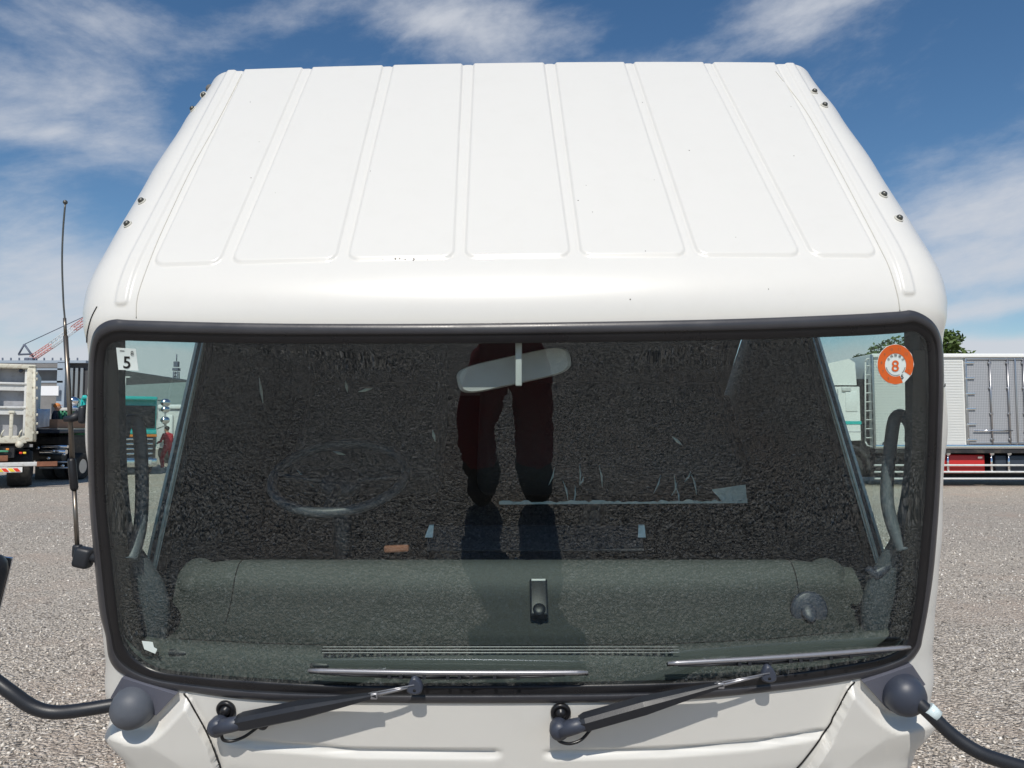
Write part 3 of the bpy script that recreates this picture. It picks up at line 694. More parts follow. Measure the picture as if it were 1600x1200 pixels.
# steering wheel (the driver sits on the photograph's left)
sw_c = cf(-.54, .27, .05); ax = (UP * .92 + BK * .38).normalized(); uu = V((1, 0, 0)); ww = ax.cross(uu)
m = MB(); m.tube([sw_c + (uu * cos(a) + ww * sin(a)) * .205 for a in [2 * pi * k / 48 for k in range(49)]], .0155, 10); sw = m.build('steering_wheel', M['wheel_rim'], truck)
m = MB(); m.sphere(sw_c - ax * .03, 1, 8, (.07, .06, .03), ROTC)
for a in (0, pi, -pi / 2): m.tube([sw_c - ax * .03, sw_c + (uu * cos(a) + ww * sin(a)) * .2], .012, 8)
m.build('wheel_hub', M['plastic'], sw)
m = MB(); m.tube([sw_c - ax * .04, sw_c - ax * .5 - BK * .15], .03, 10); m.build('steering_column', M['plastic'], sw)
# seats
def seat(x, w, film=False):
    m = MB(); m.box(cf(x, .72, -.30), (w, .50, .16), ROTC, .05); s = m.build('seat', M['seat'], truck)
    m = MB(); m.box(cf(x, 1.0, .02), (w, .14, .60), ROTC, .05); m.build('backrest', M['seat'], s)
    m = MB(); m.box(cf(x, 1.02, .40), (w * .5, .09, .17), ROTC, .04); m.build('headrest', M['seat'], s)
    return s
seat(-.54, .56); s2 = seat(.36, .98)
# torn plastic film on the passenger bench edge
m = MB(); a, b = at(780, 786, 2.66), at(1165, 784, 2.66); rows = []
for i in range(70):
    t = i / 69; p = a.lerp(b, t); h = random.uniform(.003, .012) if t < .45 or t > .3 else .006
    rows.append([p + V((0, -.02, -.003)), p + V((0, -.02, h))])
m.grid(rows, smooth=False)
pf_ = [at(x, y, 2.66) for x, y in ((1112, 765), (1165, 757), (1167, 782), (1128, 783))]; m.prism(pf_, (0, .003, 0))
for k in range(12):
    x = random.uniform(860, 1090); y = random.uniform(715, 770); p = at(x, y, 2.68); q = at(x + random.uniform(-16, 10), y + random.uniform(14, 34), 2.66); m.tube([p, (p + q) / 2 + V((.004, 0, 0)), q], [.001, .0035, .0008], 5)
m.build('seat_film', M['film'], s2)
for x, y, dx, dy in ((405, 590, 6, 40), (540, 595, 3, 18), (560, 612, 22, -5), (676, 672, 4, 18), (1050, 682, 16, 14), (520, 705, 20, 6), (465, 735, 25, 26)):
    m = MB(); p, q = at(x, y, 2.6), at(x + dx, y + dy, 2.6); m.tube([p, (p + q) / 2, q], [.001, .006, .001], 5); m.build('film_scrap', M['film'], s2)
# floor, rear wall, headliner of the cab
m = MB(); m.box(cf(0, .55, -.72), (2.1, 1.5, .04), ROTC); m.build('cab_floor', M['floor_mat'], truck)
yb, zb = prof(S_END)
RB = V((0, yb, zb)); 
m = MB(); m.box(RB - UP * .97 + BK * (-.06), (2.08, .03, 1.85), ROTC, .01); m.build('rear_wall', M['headliner'], truck)
m = MB(); m.box(RB - UP * .98 - BK * .01, (2.0, .04, 1.86), ROTC, .015); m.build('rear_panel', M['paint'], truck)
m = MB(); ya, za = prof(1.80); m.box((V((0, ya, za)) + RB) / 2 - UP * .075, (1.80, .90, .012), ROTC); m.build('headliner', M['headliner'], truck)

# side doors with their windows, seen from inside through the windscreen
def C2(s, inn, X):
    y, z = prof(s); a = heading(s); return V((X, y + sin(a) * inn, z - cos(a) * inn))
def door(sg, belt0, belt1, front0, front1):
    X = 1.052 * sg + .010
    b0, b1, f0, f1 = (atx(*q, X) for q in (belt0, belt1, front0, front1))
    db = (b0 - b1).normalized()
    hole = [b1, f1, f0, C2(1.74, .25, X), C2(2.0, .22, X), C2(2.35, .22, X), b1 + db * .88]
    outer = [C2(t, .13, X) for t in (.45, .6, .9, 1.2, 1.40)] + [C2(1.55, .14, X), C2(1.66, .15, X), C2(1.8, .16, X), C2(2.2, .16, X), C2(2.7, .16, X), RB + V((X, 0, 0)) - UP * 1.8, cf(X, 1.32, -.78), cf(X, -.15, -.78)]
    for p in outer: p.x = X
    def plate(x0, x1, name, mt, parent, hl_=hole):
        bm = bmesh.new(); loops = []
        for lp in (hl_, outer):
            vs = [bm.verts.new((0, p.y, p.z)) for p in lp]; [bm.edges.new((vs[k], vs[(k + 1) % len(vs)])) for k in range(len(vs))]; loops.append(vs)
        bmesh.ops.triangle_fill(bm, edges=bm.edges[:], use_beauty=True, use_dissolve=False)
        bm.verts.index_update(); co = [v.co.copy() for v in bm.verts]; tr = [tuple(v.index for v in f.verts) for f in bm.faces]; bm.free()
        n = len(co); m = MB()
        vs = [V((x0, p.y, p.z)) for p in co] + [V((x1, p.y, p.z)) for p in co]
        fs = tr + [tuple(i + n for i in reversed(t)) for t in tr]; nh = len(hl_)
        for o_, c_ in ((0, nh), (nh, len(outer))):
            fs += [(o_ + k, o_ + (k + 1) % c_, n + o_ + (k + 1) % c_, n + o_ + k) for k in range(c_)]
        m.add(vs, fs); return m.build(name, mt, parent)
    dr = plate(X, X + .012 * sg, 'door', M['door_trim'], truck)
    plate(X + .014 * sg, X + .022 * sg, 'door_skin', M['paint'], dr)
    a, b = hole[0], hole[-1]
    for off, r, mm in ((0, .0042, M['sticker']), (.016, .0030, M['film'])):
        t = MB(); dd = V((-.004 * sg, 0, 0)) - UP * off; t.tube([a + dd, b + dd], r, 6); t.build('window_channel', mm, dr)
    t = MB(); t.tube([a - UP * .035 + V((-.01 * sg, 0, 0)), b - UP * .035 + V((-.01 * sg, 0, 0))], .016, 10); t.build('belt_seal', M['rubber'], dr)
    w = MB(); w.add([p + V((.006 * sg, 0, 0)) for p in hole], [tuple(range(len(hole)))]); w.build('door_window', M['side_glass'], dr)
    return hole
hl = door(-1, (315, 537), (237, 888), (188, 532), (198, 860))
hr = door(1, (1272, 530), (1376, 880), (1420, 519), (1411, 850))
# pillar trims just behind the glass
def pillar(lst, name='pillar_trim'):
    m = MB(); rows = []
    for (xo, xi, py) in catmull(lst, 4):
        po, pi_ = hit(xo, py, -.03), None
        a = hit(xi, py, -.045); b = a + V((0, .02, .004)); c0 = hit(xo, py, -.03); 
        rows.append([c0, hit((xo + xi) / 2, py, -.036), a, b])
    m.grid(rows); return m.build(name, M['trim'], truck)
pillar([(160, 172, 525), (162, 172, 600), (163, 174, 700), (166, 178, 780), (172, 188, 850), (176, 212, 890), (178, 236, 930), (180, 246, 970), (182, 244, 1010), (195, 240, 1040)])
pillar([(1454, 1436, 515), (1452, 1438, 600), (1450, 1438, 700), (1446, 1432, 780), (1440, 1416, 850), (1438, 1394, 890), (1436, 1374, 930), (1434, 1366, 970), (1430, 1368, 1005), (1418, 1372, 1025)])
# grab handles
def handle(pts, y, r=.0165):
    m = MB(); m.tube([at(a, b, y + dd) for a, b, dd in catmull(pts, 5)], r, 12); return m.build('grab_handle', M['handle'], truck)
handle([(192, 680, .0), (196, 664, .02), (207, 656, .03), (216, 665, .03), (220, 700, .03), (222, 760, .03), (220, 815, .02), (213, 850, .0), (205, 875, -.02)], 1.99, .017)
handle([(1424, 690, .0), (1423, 665, .01), (1410, 649, .03), (1398, 655, .03), (1392, 690, .03), (1387, 740, .03), (1386, 780, .02), (1392, 812, .01), (1401, 838, 0), (1410, 860, -.01)], 1.98)
m = MB(); m.tube([at(a, b, 2.02) for a, b in catmull([(1404, 838), (1398, 862), (1384, 884), (1366, 896), (1356, 888)], 5)], [.010] * 8 + [.016] * 8 + [.010] * 5, 10); m.build('pillar_cover', M['plastic_blue'], truck)

# inside mirror on its stem
c = at(803, 578, 1.84); tilt = Matrix.Rotation(R(12), 3, 'Y').inverted()
m = MB(); pts = []
for k in range(40):
    a = 2 * pi * k / 40; ca, sa = cos(a), sin(a)
    pts.append(V((.145 * (abs(ca) ** .35) * (1 if ca > 0 else -1), 0, .036 * (abs(sa) ** .55) * (1 if sa > 0 else -1))))
rt = Matrix.Rotation(R(-12.5), 3, 'Y')
rows = []
for sc, yy in ((.94, -.008), (1, 0), (1, .012), (.9, .022)): rows.append([c + rt @ V((p.x * sc, yy, p.z * sc)) for p in pts])
m.grid(rows, closed=True); m.add([c + rt @ V((p.x * .94, -.008, p.z * .94)) for p in pts], [tuple(range(40))]); 
M['mirror_back'] = mat('mirror_housing', (.42, .42, .42), .5, var=.12, vscale=20)
mi = m.build('inside_mirror', M['mirror_back'], truck)
m = MB(); p0, p1 = hit(810, 520, -.02), at(811, 602, 1.80); m.box((p0 + p1) / 2, (.016, .010, (p0 - p1).length), None, .003); m.build('mirror_stem', M['light_grey'], mi)

# stickers, on the inner face of the windscreen
def quad_sticker(pts, off, name, mt, parent):
    out = []
    for (x0, y0), (x1, y1) in zip(pts, pts[1:] + pts[:1]): out += [(x0 + (x1 - x0) * k / 6, y0 + (y1 - y0) * k / 6) for k in range(6)]
    rows = px_fill(out, 8, off); m = MB(); m.grid([[p for p in rows[0]]] + rows[1:], closed=True); m.grid([px_fill(out, 1, off - .0006)[0], rows[0]], closed=True); return m.build(name, mt, parent)
def glyph(txt, cx, cy, hpx, off, mt, parent, rot=0, slant=0, name='lettering', bold=.0):
    cu = bpy.data.curves.new('glyph', 'FONT'); cu.body = txt; cu.size = 1; cu.align_x = 'CENTER'; cu.offset = bold
    o = bpy.data.objects.new('glyph', cu); C.objects.link(o); dg = bpy.context.evaluated_depsgraph_get(); me = bpy.data.meshes.new_from_object(o.evaluated_get(dg))
    C.objects.unlink(o); bpy.data.objects.remove(o)
    if not me.vertices: return None
    ys = [v.co.y for v in me.vertices]; xs = [v.co.x for v in me.vertices]; k = hpx / (max(ys) - min(ys)); mx, my = (max(xs) + min(xs)) / 2, (max(ys) + min(ys)) / 2
    m = MB(); vs = []
    for v in me.vertices:
        X, Y = (v.co.x - mx) * k, (v.co.y - my) * k
        X, Y = X * cos(rot) - Y * sin(rot), X * sin(rot) + Y * cos(rot)
        vs.append(hit(cx + X, cy - Y + slant * X, off))
    m.add(vs, [tuple(p.vertices) for p in me.polygons]); return m.build(name, mt, parent)
st = quad_sticker([(182, 543), (212.5, 545), (217, 579), (185.5, 577.5)], .0014, 'inspection_sticker', M['sticker'], wind)
glyph('5', 199, 566, 19, .0026, M['ink'], st, slant=.04, bold=.012); glyph('8', 207.3, 551.5, 7, .0030, M['ink'], st)
quad_sticker([(188, 547.2), (195, 547.6), (195, 548.4), (188, 548)], .0024, 'fine_print', M['ink'], st)
# round orange sticker
def ell(cx, cy, rx, ry, n=48, a0=0, a1=2 * pi, sh=0): return [(cx + rx * cos(a0 + (a1 - a0) * k / n), cy + ry * sin(a0 + (a1 - a0) * k / n)) for k in range(n + (0 if a1 - a0 > 6.2 else 1))]
st = quad_sticker(ell(1398.5, 569, 29.2, 32.2, 12), .0016, 'inspection_sticker', M['sticker'], wind)
m = MB(); a0, a1 = R(66), R(66) + R(328); o_, i_ = ell(1398.5, 569, 28, 31, 60, a0, a1), ell(1398.5, 570, 16.5, 18.2, 60, a0, a1)
m.grid([[hit(x, y, .0024) for x, y in o_], [hit(x, y, .0024) for x, y in i_]]); m.build('orange_ring', M['sticker_orange'], st)
glyph('8', 1398, 571.5, 17.5, .0028, M['sticker_orange'], st, bold=.012); glyph('5', 1408.6, 588.5, 7, .0030, M['ink'], st, bold=.012)
for k, ch in enumerate('点検整備済'):
    a = R(-90) + (k - 2) * R(27); glyph(ch, 1398.5 + 13.8 * cos(a), 570 + 15.2 * sin(a), 4.4, .0028, M['ink'], st, rot=-(a + R(90)))
for k in range(9):
    a = R(120) + k * R(33); glyph(str((k + 5) % 12 + 1), 1398.5 + 22.3 * cos(a), 569 + 24.6 * sin(a), 4, .003, M['ink_grey'], st)
m = MB()
for k in range(26):
    a = R(15) + k * R(150) / 25
    if R(48) < a < R(66): continue
    x, y = 1398.5 + 14.8 * cos(a), 570 + 16.4 * sin(a); m.prism([hit(x + dx, y + dy, .003) for dx, dy in ((-.45, -.6), (.45, -.6), (.45, .6), (-.45, .6))], nrm(x, y) * .0003)
m.build('fine_print', M['ink'], st)
quad_sticker([(222, 1001), (239, 1003), (241, 1011), (246, 1014), (243, 1021), (226, 1014)], .0014, 'blank_sticker', M['sticker'], wind)

# ------------------------------------------------------------------ wipers
def wiper(piv, elbow, tip, bl0, bl1, nozzle, loop):
    n = nrm(*piv); p = hit(*piv, 0); m = MB(); pg = hit(piv[0] + 4, piv[1] - 14, 0)
    m.lathe(pg, n, [(.027, 0), (.027, .006), (.024, .010), (.019, .010), (.017, .006), (.012, .006), (.012, .016), (.004, .018)], 28); w = m.build('wiper', M['rubber'], truck)
    P = hit(*piv, .040); E = hit(*elbow, .055); T = hit(*tip, .050)
    m = MB(); m.lathe(p + n * .008, n, [(.018, 0), (.024, .012), (.026, .032), (.022, .044), (.008, .050), (.001, .050)], 22)
    m.tube([P, P.lerp(E, .10), P.lerp(E, .17)], [.021, .020, .017], 12); hd = m.build('wiper_head', M['plastic_blue'], w)
    # channel arm: deep box tapering to the elbow
    a, b = P.lerp(E, .13), E; dr = (b - a).normalized(); sd_ = dr.cross(n).normalized(); up = sd_.cross(dr).normalized()
    if up.dot(n) < 0: up = -up
    secs = [(0, .017, .014), (.04, .020, .018), (.45, .020, .018), (.75, .012, .013), (.92, .0075, .009), (1, .0065, .008)]
    rows = []
    for t, hw, hh in secs:
        c0 = a.lerp(b, t) ; rows.append([c0 + sd_ * x * hw + up * y * hh for x, y in ((-1, -1), (-1, .45), (-.6, 1), (.6, 1), (1, .45), (1, -1))])
    m = MB(); m.grid(rows, closed=True, smooth=False); m.add(rows[0], [tuple(range(6))]); m.add(rows[-1], [tuple(range(6))]); m.build('wiper_arm', M['plastic'], w)
    m = MB(); m.tube([E.lerp(P, .05), E.lerp(T, .5) - n * .004, T - n * .008], [.0045, .0045, .004], 8); m.tube([E.lerp(P, .05) + V((0, 0, .008)), T + V((0, 0, .006))], .0018, 6)
    m.box(E.lerp(P, .015), (.018, .016, .016), None, .003); m.build('wiper_rod', M['blade'], w)
    q_ = T - n * .010; rows = []
    for dd, k_ in ((-.007, 1), (.006, 1), (.009, .8)): rows.append([q_ + n * dd + V((x * k_, 0, z * k_)) for x, z in catmull([(-.008, .020), (.004, .021), (.016, .006), (.019, -.012), (.010, -.020), (-.008, -.020), (-.019, -.014), (-.018, -.002)], 4, True)])
    m = MB(); m.grid(rows, closed=True); m.add(rows[-1], [tuple(range(len(rows[-1])))]); bj = m.build('blade_joint', M['plastic_blue'], w)
    m = MB(); m.lathe(q_ + n * .009 + V((0, 0, -.009)), n, [(.004, 0), (.004, .001), (.0005, .001)], 12); m.build('joint_pin', M['gap'], bj)
    m = MB(); pts = [hit(bl0[0] + (bl1[0] - bl0[0]) * t, bl0[1] + (bl1[1] - bl0[1]) * t, .022 + .006 * sin(pi * t)) for t in [k / 24 for k in range(25)]]
    m.tube(pts, [.004] + [.0062] * 23 + [.004], 10); bl = m.build('wiper_blade', M['blade'], w)
    m = MB(); m.tube([q - n * .010 - V((0, 0, .008)) for q in pts], .0055, 8)
    m.build('blade_rubber', M['rubber'], bl)
    m = MB()
    for t0, t1, h in ((.12, .88, .014), (.05, .30, .008), (.70, .95, .008), (.36, .5, .008), (.55, .66, .008)):
        a_, b_ = pts[int(t0 * 24)], pts[int(t1 * 24)]; mid = (a_ + b_) / 2
        m.tube([a_ - V((0, 0, .006)), a_.lerp(mid, .5) - V((0, 0, h)), mid - V((0, 0, h + .002)), b_.lerp(mid, .5) - V((0, 0, h)), b_ - V((0, 0, .006))], .0035, 6)
    for t in (.3, .36, .45, .5, .55, .62, .7, .78): m.box(pts[int(t * 24)] - V((0, 0, .008)), (.009, .008, .016))
    m.build('blade_bracket', M['plastic'], bl)
    q = hit(*nozzle, .004); m = MB(); m.lathe(q, n, [(.017, 0), (.016, .012), (.008, .016), (.001, .016)], 16); nz = m.build('washer_nozzle', M['plastic'], w)
    m = MB(); m.tube(catmull([tuple(at(x, y, P.y - .004 + .03 * k / len(loop))) for k, (x, y, o) in enumerate(loop)], 5), .0042, 8); m.build('washer_hose', M['rubber'], w)
wiper((350, 1122), (596, 1066), (652, 1056), (486, 1040), (917, 1043), (413, 1127), [(358, 1136, .045), (347, 1146, .04), (349, 1156, .035), (362, 1158, .03), (380, 1152, .03), (395, 1142, .03), (410, 1130, .02)])
wiper((872, 1126), (1118, 1050), (1190, 1038), (1040, 1029), (1414, 1004), (930, 1124), [(882, 1138, .045), (871, 1148, .04), (874, 1158, .035), (890, 1162, .03), (908, 1156, .03), (921, 1142, .03), (929, 1132, .02)])

# ------------------------------------------------------------------ outside mirrors, on ball mounts at the lower corners
def wing(ball, platepx, arm, r, mt, tape=None, ballr=.056):
    n = nrm(*ball); m = MB()
    m.prism([hit(x, y, -.01) for x, y in platepx], n * .026); w = m.build('wing_mirror', M['bracket'], truck)
    c0 = hit(*ball, .028); ax = (V((0, -1, -.12))).normalized(); m = MB()
    m.lathe(c0, ax, [(ballr * .9, -.07), (ballr * 1.0, -.03), (ballr * 1.05, -.022), (ballr * 1.05, -.014), (ballr * .985, -.012), (ballr, .0), (ballr * .965, .014), (ballr * .87, .028), (ballr * .72, .038), (ballr * .5, .046), (ballr * .25, .051), (.0005, .053)], 40)
    m.build('ball_cover', mt, w)
    pts = catmull(arm, 7); m = MB(); m.tube([at(x, y, c0.y + d_) for x, y, d_ in pts], r, 18); m.build('mirror_arm', M['plastic'], w)
    if tape:
        t = MB(); a, b = [at(q[0], q[1], c0.y + q[2]) for q in tape]; t.tube([a, b], r * 1.05, 20); t.build('arm_tape', M['film'], w)
    return w, c0.y
wl, yl_ = wing((217, 1096), [(196, 1054), (280, 1080), (250, 1112), (215, 1110), (177, 1084)], [(212, 1096, 0.0), (180, 1101, -.01), (130, 1109, -.03), (85, 1113, -.04), (50, 1104, -.05), (15, 1080, -.06), (-20, 1055, -.06), (-70, 1025, -.07)], .0180, M['plastic_faded'])
RM = Matrix.Rotation(R(12), 3, 'Y') @ Matrix.Rotation(R(18), 3, 'Z')
m = MB(); c = at(-76, 935, yl_ - .1); m.box(c, (.22, .10, .26), RM, .045); h_ = m.build('mirror_housing', M['plastic'], wl)
m = MB(); m.box(c + V((.0, .056, 0)), (.17, .006, .22), RM, .002); m.build('mirror_face', M['chrome'], h_)
wr, yr_ = wing((1402, 1076), [(1344, 1061), (1420, 1035), (1441, 1064), (1432, 1070), (1402, 1086), (1376, 1096)], [(1408, 1072, 0.0), (1430, 1093, -.03), (1455, 1117, -.05), (1490, 1150, -.07), (1530, 1176, -.09), (1575, 1192, -.10), (1630, 1208, -.11), (1700, 1225, -.12)], .0180, M['plastic_blue'], tape=((1449, 1106, -.047), (1464, 1120, -.055)))
m = MB(); c = at(1790, 1260, yr_ - .14); m.box(c, (.22, .09, .15), Matrix.Rotation(R(-10), 3, 'Y'), .04); h_ = m.build('mirror_housing', M['plastic'], wr)
m = MB(); m.box(c + V((0, .05, 0)), (.19, .006, .12), Matrix.Rotation(R(-10), 3, 'Y'), .002); m.build('mirror_face', M['chrome'], h_)

# ------------------------------------------------------------------ aerial on the left pillar
AY = 2.02
mast = [(102, 318, AY), (98.5, 360, AY), (97, 410, AY), (99, 470, AY), (101, 495, AY), (103, 527, AY)]
m = MB(); m.tube([at(*p) for p in catmull(mast, 4)], .0024, 8); m.sphere(at(102, 316, AY), .0062, 8); an = m.build('aerial', M['bolt'], truck)
m = MB(); m.tube([at(101, 497, AY), at(102.5, 527, AY)], .0042, 10); m.tube([at(102.5, 525, AY), at(108, 620, AY), at(113, 716, AY)], .0062, 12); m.tube([at(116, 764, AY), at(121, 858, AY)], .0058, 12); m.build('aerial_tube', M['antenna'], an)
m = MB(); m.tube([at(111.5, 716, AY), at(112, 720, AY), at(116, 762, AY), at(116.5, 766, AY)], [.008, .0105, .0105, .008], 14); m.build('aerial_grip', M['rubber'], an)
def clampp(px, py, px2, py2):
    m = MB(); a, b = at(px, py, AY), at(px2, py2, AY + .0); m.tube([b, at(168, py2, AY)], .012, 8); m.tube([a + V((-.01, -.008, -.002)), a + V((.01, -.010, 0)), b], [.008, .010, .016], 10)
    m.box(b + V((.012, 0, 0)), (.018, .04, .050), None, .008); m.build('aerial_bracket', M['plastic'], an)
clampp(110, 654, 125, 648)
m = MB(); m.tube([at(131, 871, AY), at(172, 871, AY)], .014, 8); m.box(at(131, 871, AY), (.045, .04, .055), Matrix.Rotation(R(12), 3, 'Y'), .010); m.box(at(121, 861, AY), (.022, .022, .035), None, .006); m.build('aerial_foot', M['plastic'], an)

# ------------------------------------------------------------------ chassis under and behind the tipped cab
m = MB()
for sx in (-.4, .4): m.box((sx, 5.4, .72), (.07, 6.4, .22))
for y in (2.4, 3.2, 4.2, 5.4, 6.6, 8.0): m.box((0, y, .72), (.74, .08, .14))
fr_ = m.build('chassis_frame', M['chassis'], truck)
m = MB(); m.box((0, 3.0, .95), (.6, .9, .5), None, .08); m.tube([(.2, 2.6, 1.1), (.3, 2.7, 1.3), (.35, 3.2, 1.3)], .04, 10); m.build('engine', M['chassis'], truck)
m = MB(); m.box((0, 6.2, 1.08), (2.0, 4.6, .12), None, .02)
for sx in (-.99, .99): m.box((sx, 6.2, 1.32), (.04, 4.6, .36), None, .01)
m.box((0, 3.93, 1.45), (2.0, .05, .62), None, .01); m.build('cargo_bed', M['offwhite'], truck)
def wheel(parent, c, r, w, ax=(1, 0, 0)):
    m = MB(); m.lathe(c, ax, [(r * .55, -w / 2), (r * .93, -w / 2), (r, -w * .36), (r, w * .36), (r * .93, w / 2), (r * .55, w / 2), (r * .5, w * .3), (r * .5, -w * .3)], 28); wh = m.build('wheel', M['tyre'], parent)
    m = MB(); m.lathe(c, ax, [(r * .56, -w * .45), (r * .5, -w * .2), (r * .2, -w * .25), (.01, -w * .3), (.01, w * .3), (r * .2, w * .25), (r * .5, w * .2), (r * .56, w * .45)], 24); m.build('rim', M['rim'], wh)
    return wh
for y in (2.95, 7.2):
    for sx in (-.82, .82): wheel(truck, (sx, y, .39), .39, .26)

# ------------------------------------------------------------------ small red pouch lying on the dash
m = MB(); p = at(620, 857, 2.24); m.box(p, (.075, .025, .022), Matrix.Rotation(R(-3), 3, 'Y'), .006); tag(m.build('pouch', M['rust'], None, p), 'small dull red pouch lying at the back edge of the truck dashboard', 'pouch')
# ------------------------------------------------------------------ people
def person(loc, yaw, J, mats, label, group=None, region=None, hair=True, cap=None, hs=1.0, sub=2):
    # J: joints in the person's own frame (facing +y, feet at z = 0)
    root = empty('person', loc, label, 'person', group); root.rotation_euler = (0, 0, yaw)
    bones = [('pelvis', 'belly', .155, .14), ('belly', 'chest', .14, .165), ('chest', 'neck', .165, .06), ('neck', 'head', .055, .06)]
    rad = dict(pelvis=.135, belly=.125, chest=.14, neck=.052, head=.06, shL=.07, shR=.07, elL=.048, elR=.048, wrL=.034, wrR=.034, hipL=.095, hipR=.095, knL=.068, knR=.068, anL=.052, anR=.052, toL=.045, toR=.045, haL=.034, haR=.034)
    rad.update(J.get('rad', {}))
    ed = [('pelvis', 'belly'), ('belly', 'chest'), ('chest', 'neck'), ('neck', 'head'), ('chest', 'shL'), ('chest', 'shR'), ('shL', 'elL'), ('elL', 'wrL'), ('wrL', 'haL'), ('shR', 'elR'), ('elR', 'wrR'), ('wrR', 'haR'), ('pelvis', 'hipL'), ('pelvis', 'hipR'), ('hipL', 'knL'), ('hipR', 'knR'), ('knL', 'anL'), ('knR', 'anR'), ('anL', 'toL'), ('anR', 'toR')]
    P = {k: V(v) for k, v in J.items() if k != 'rad'}
    hd = P['head']
    names = ['pelvis', 'belly', 'chest', 'neck', 'head', 'shL', 'shR', 'elL', 'elR', 'wrL', 'wrR', 'haL', 'haR', 'hipL', 'hipR', 'knL', 'knR', 'anL', 'anR', 'toL', 'toR']
    vs = [P[k] for k in names]; es = [(names.index(a), names.index(b)) for a, b in ed]; rs = [rad[k] for k in names]
    for w, h, e in (('wrL', 'haL', 'elL'), ('wrR', 'haR', 'elR')):       # five fingers on each hand
        dr = (P[h] - P[w]).normalized(); sdv = dr.cross(V((0, 0, 1))).normalized(); dn = V((0, 0, -1))
        s_g = 1 if w == 'wrL' else -1
        hi = names.index(h)
        for k in range(4):
            b0 = P[h] + sdv * (k - 1.5) * .021 + dr * .03; L_ = (.062, .072, .068, .052)[k]
            for t, r in ((0, .011), (.5, .0095), (1, .008)):
                vs.append(b0 + dr * L_ * t + dn * L_ * .55 * t * t); rs.append(r)
                es.append((hi, len(vs) - 1) if t == 0 else (len(vs) - 2, len(vs) - 1))
        th = P[w].lerp(P[h], .55) - sdv * .03 * s_g
        for t, r in ((0, .013), (.5, .011), (1, .009)):
            vs.append(th + (dr * .045 - sdv * .03 * s_g) * t + dn * .01 * t); rs.append(r)
            es.append((hi, len(vs) - 1) if t == 0 else (len(vs) - 2, len(vs) - 1))
    # head made of a few stacked joints so that skull, face and jaw have a shape
    me = bpy.data.meshes.new('body'); me.from_pydata(vs, es, []); o = bpy.data.objects.new('body', me); C.objects.link(o)
    sk = o.modifiers.new('s', 'SKIN'); sk.use_smooth_shade = True
    for i, r in enumerate(rs): me.skin_vertices[0].data[i].radius = (r, r)
    for i, n_ in enumerate(names):
        if n_ in ('pelvis', 'belly', 'chest'): me.skin_vertices[0].data[i].radius = (rs[i] * 1.15, rs[i] * .85)
    me.skin_vertices[0].data[0].use_root = True
    sb = o.modifiers.new('d', 'SUBSURF'); sb.levels = sub; sb.render_levels = sub
    dg = bpy.context.evaluated_depsgraph_get(); ev = bpy.data.meshes.new_from_object(o.evaluated_get(dg)); C.objects.unlink(o); bpy.data.objects.remove(o)
    body = bpy.data.objects.new('body', ev); C.objects.link(body); body.parent = root
    ev.materials.clear()
    for m_ in mats: ev.materials.append(m_)           # 0 top, 1 trousers, 2 shoes, 3 skin
    from mathutils import noise as mn
    for v in ev.vertices:                      # cloth folds
        if v.co.z < P['neck'].z and min((v.co - P['haL']).length, (v.co - P['haR']).length) > .16:
            q = v.co; v.co = v.co + v.normal * .022 * mn.noise(V((q.x * 7, q.y * 7, q.z * 11 + 3 * sin(q.x * 9)))) + v.normal * .008 * mn.noise(q * 26)
    for p in ev.polygons:
        c = p.center; mi_ = 0 if c.z > P['pelvis'].z + .03 else 1
        dhand = min((c - P['haL']).length, (c - P['haR']).length)
        if min((c - P['anL']).length, (c - P['anR']).length, (c - P['toL']).length, (c - P['toR']).length) < J['rad'].get('boot', .12) and c.z < J['rad'].get('bootz', .16) : mi_ = 2
        if c.z > P['neck'].z + .02 or dhand < .115: mi_ = 3
        if dhand < .14 and min((c - P['elL']).length, (c - P['elR']).length) > .2: mi_ = 3
        p.material_index = mi_; p.use_smooth = True
    # head
    m = MB(); prof_ = []
    for k in range(15):
        t = k / 14; zz = -.115 + .235 * t; r = .078 * (sin(pi * min(1, .10 + .92 * t)) ** .55) if t < 1 else .002
        prof_.append((max(.002, r * (.80 + .2 * sstep(0, .45, t))), zz))
    m.lathe((0, 0, 0), (0, 0, 1), prof_, 20)
    m.v = [V((v.x, v.y * 1.18, v.z)) for v in m.v]
    m.sphere((0, .098, -.01), .014, 6, (1, 1.3, 1.6)); m.sphere((-.080, 0, -.005), .022, 6, (.4, .8, 1.4)); m.sphere((.080, 0, -.005), .022, 6, (.4, .8, 1.4))
    for sx in (-.032, .032): m.sphere((sx, .080, .016), .012, 6, mi=1)
    m.box((0, .088, -.055), (.045, .012, .010), None, .003, 2)
    m.xf(Matrix.Translation(hd + V((0, .015, .045))) @ Matrix.Rotation(J['rad'].get('nod', 0), 4, 'X') @ Matrix.Scale(hs, 4))
    f = m.build('head', [M['skin'], M['ink'], M['red']], root, (0, 0, 0)); f.location = (0, 0, 0)
    m = MB(); m.sphere((0, -.012, .045), 1, 9, (.088, .104, .088)); m.xf(Matrix.Translation(hd + V((0, .005, .045)))); h_ = m.build('hair', M['hair'] if cap is None else cap, root, (0, 0, 0)); h_.location = (0, 0, 0)
    if cap is not None:
        m = MB(); m.box((0, .10, .06), (.12, .10, .012), None, .005); m.xf(Matrix.Translation(hd + V((0, .0, .045)))); c_ = m.build('cap_peak', cap, root, (0, 0, 0)); c_.location = (0, 0, 0)
    return root
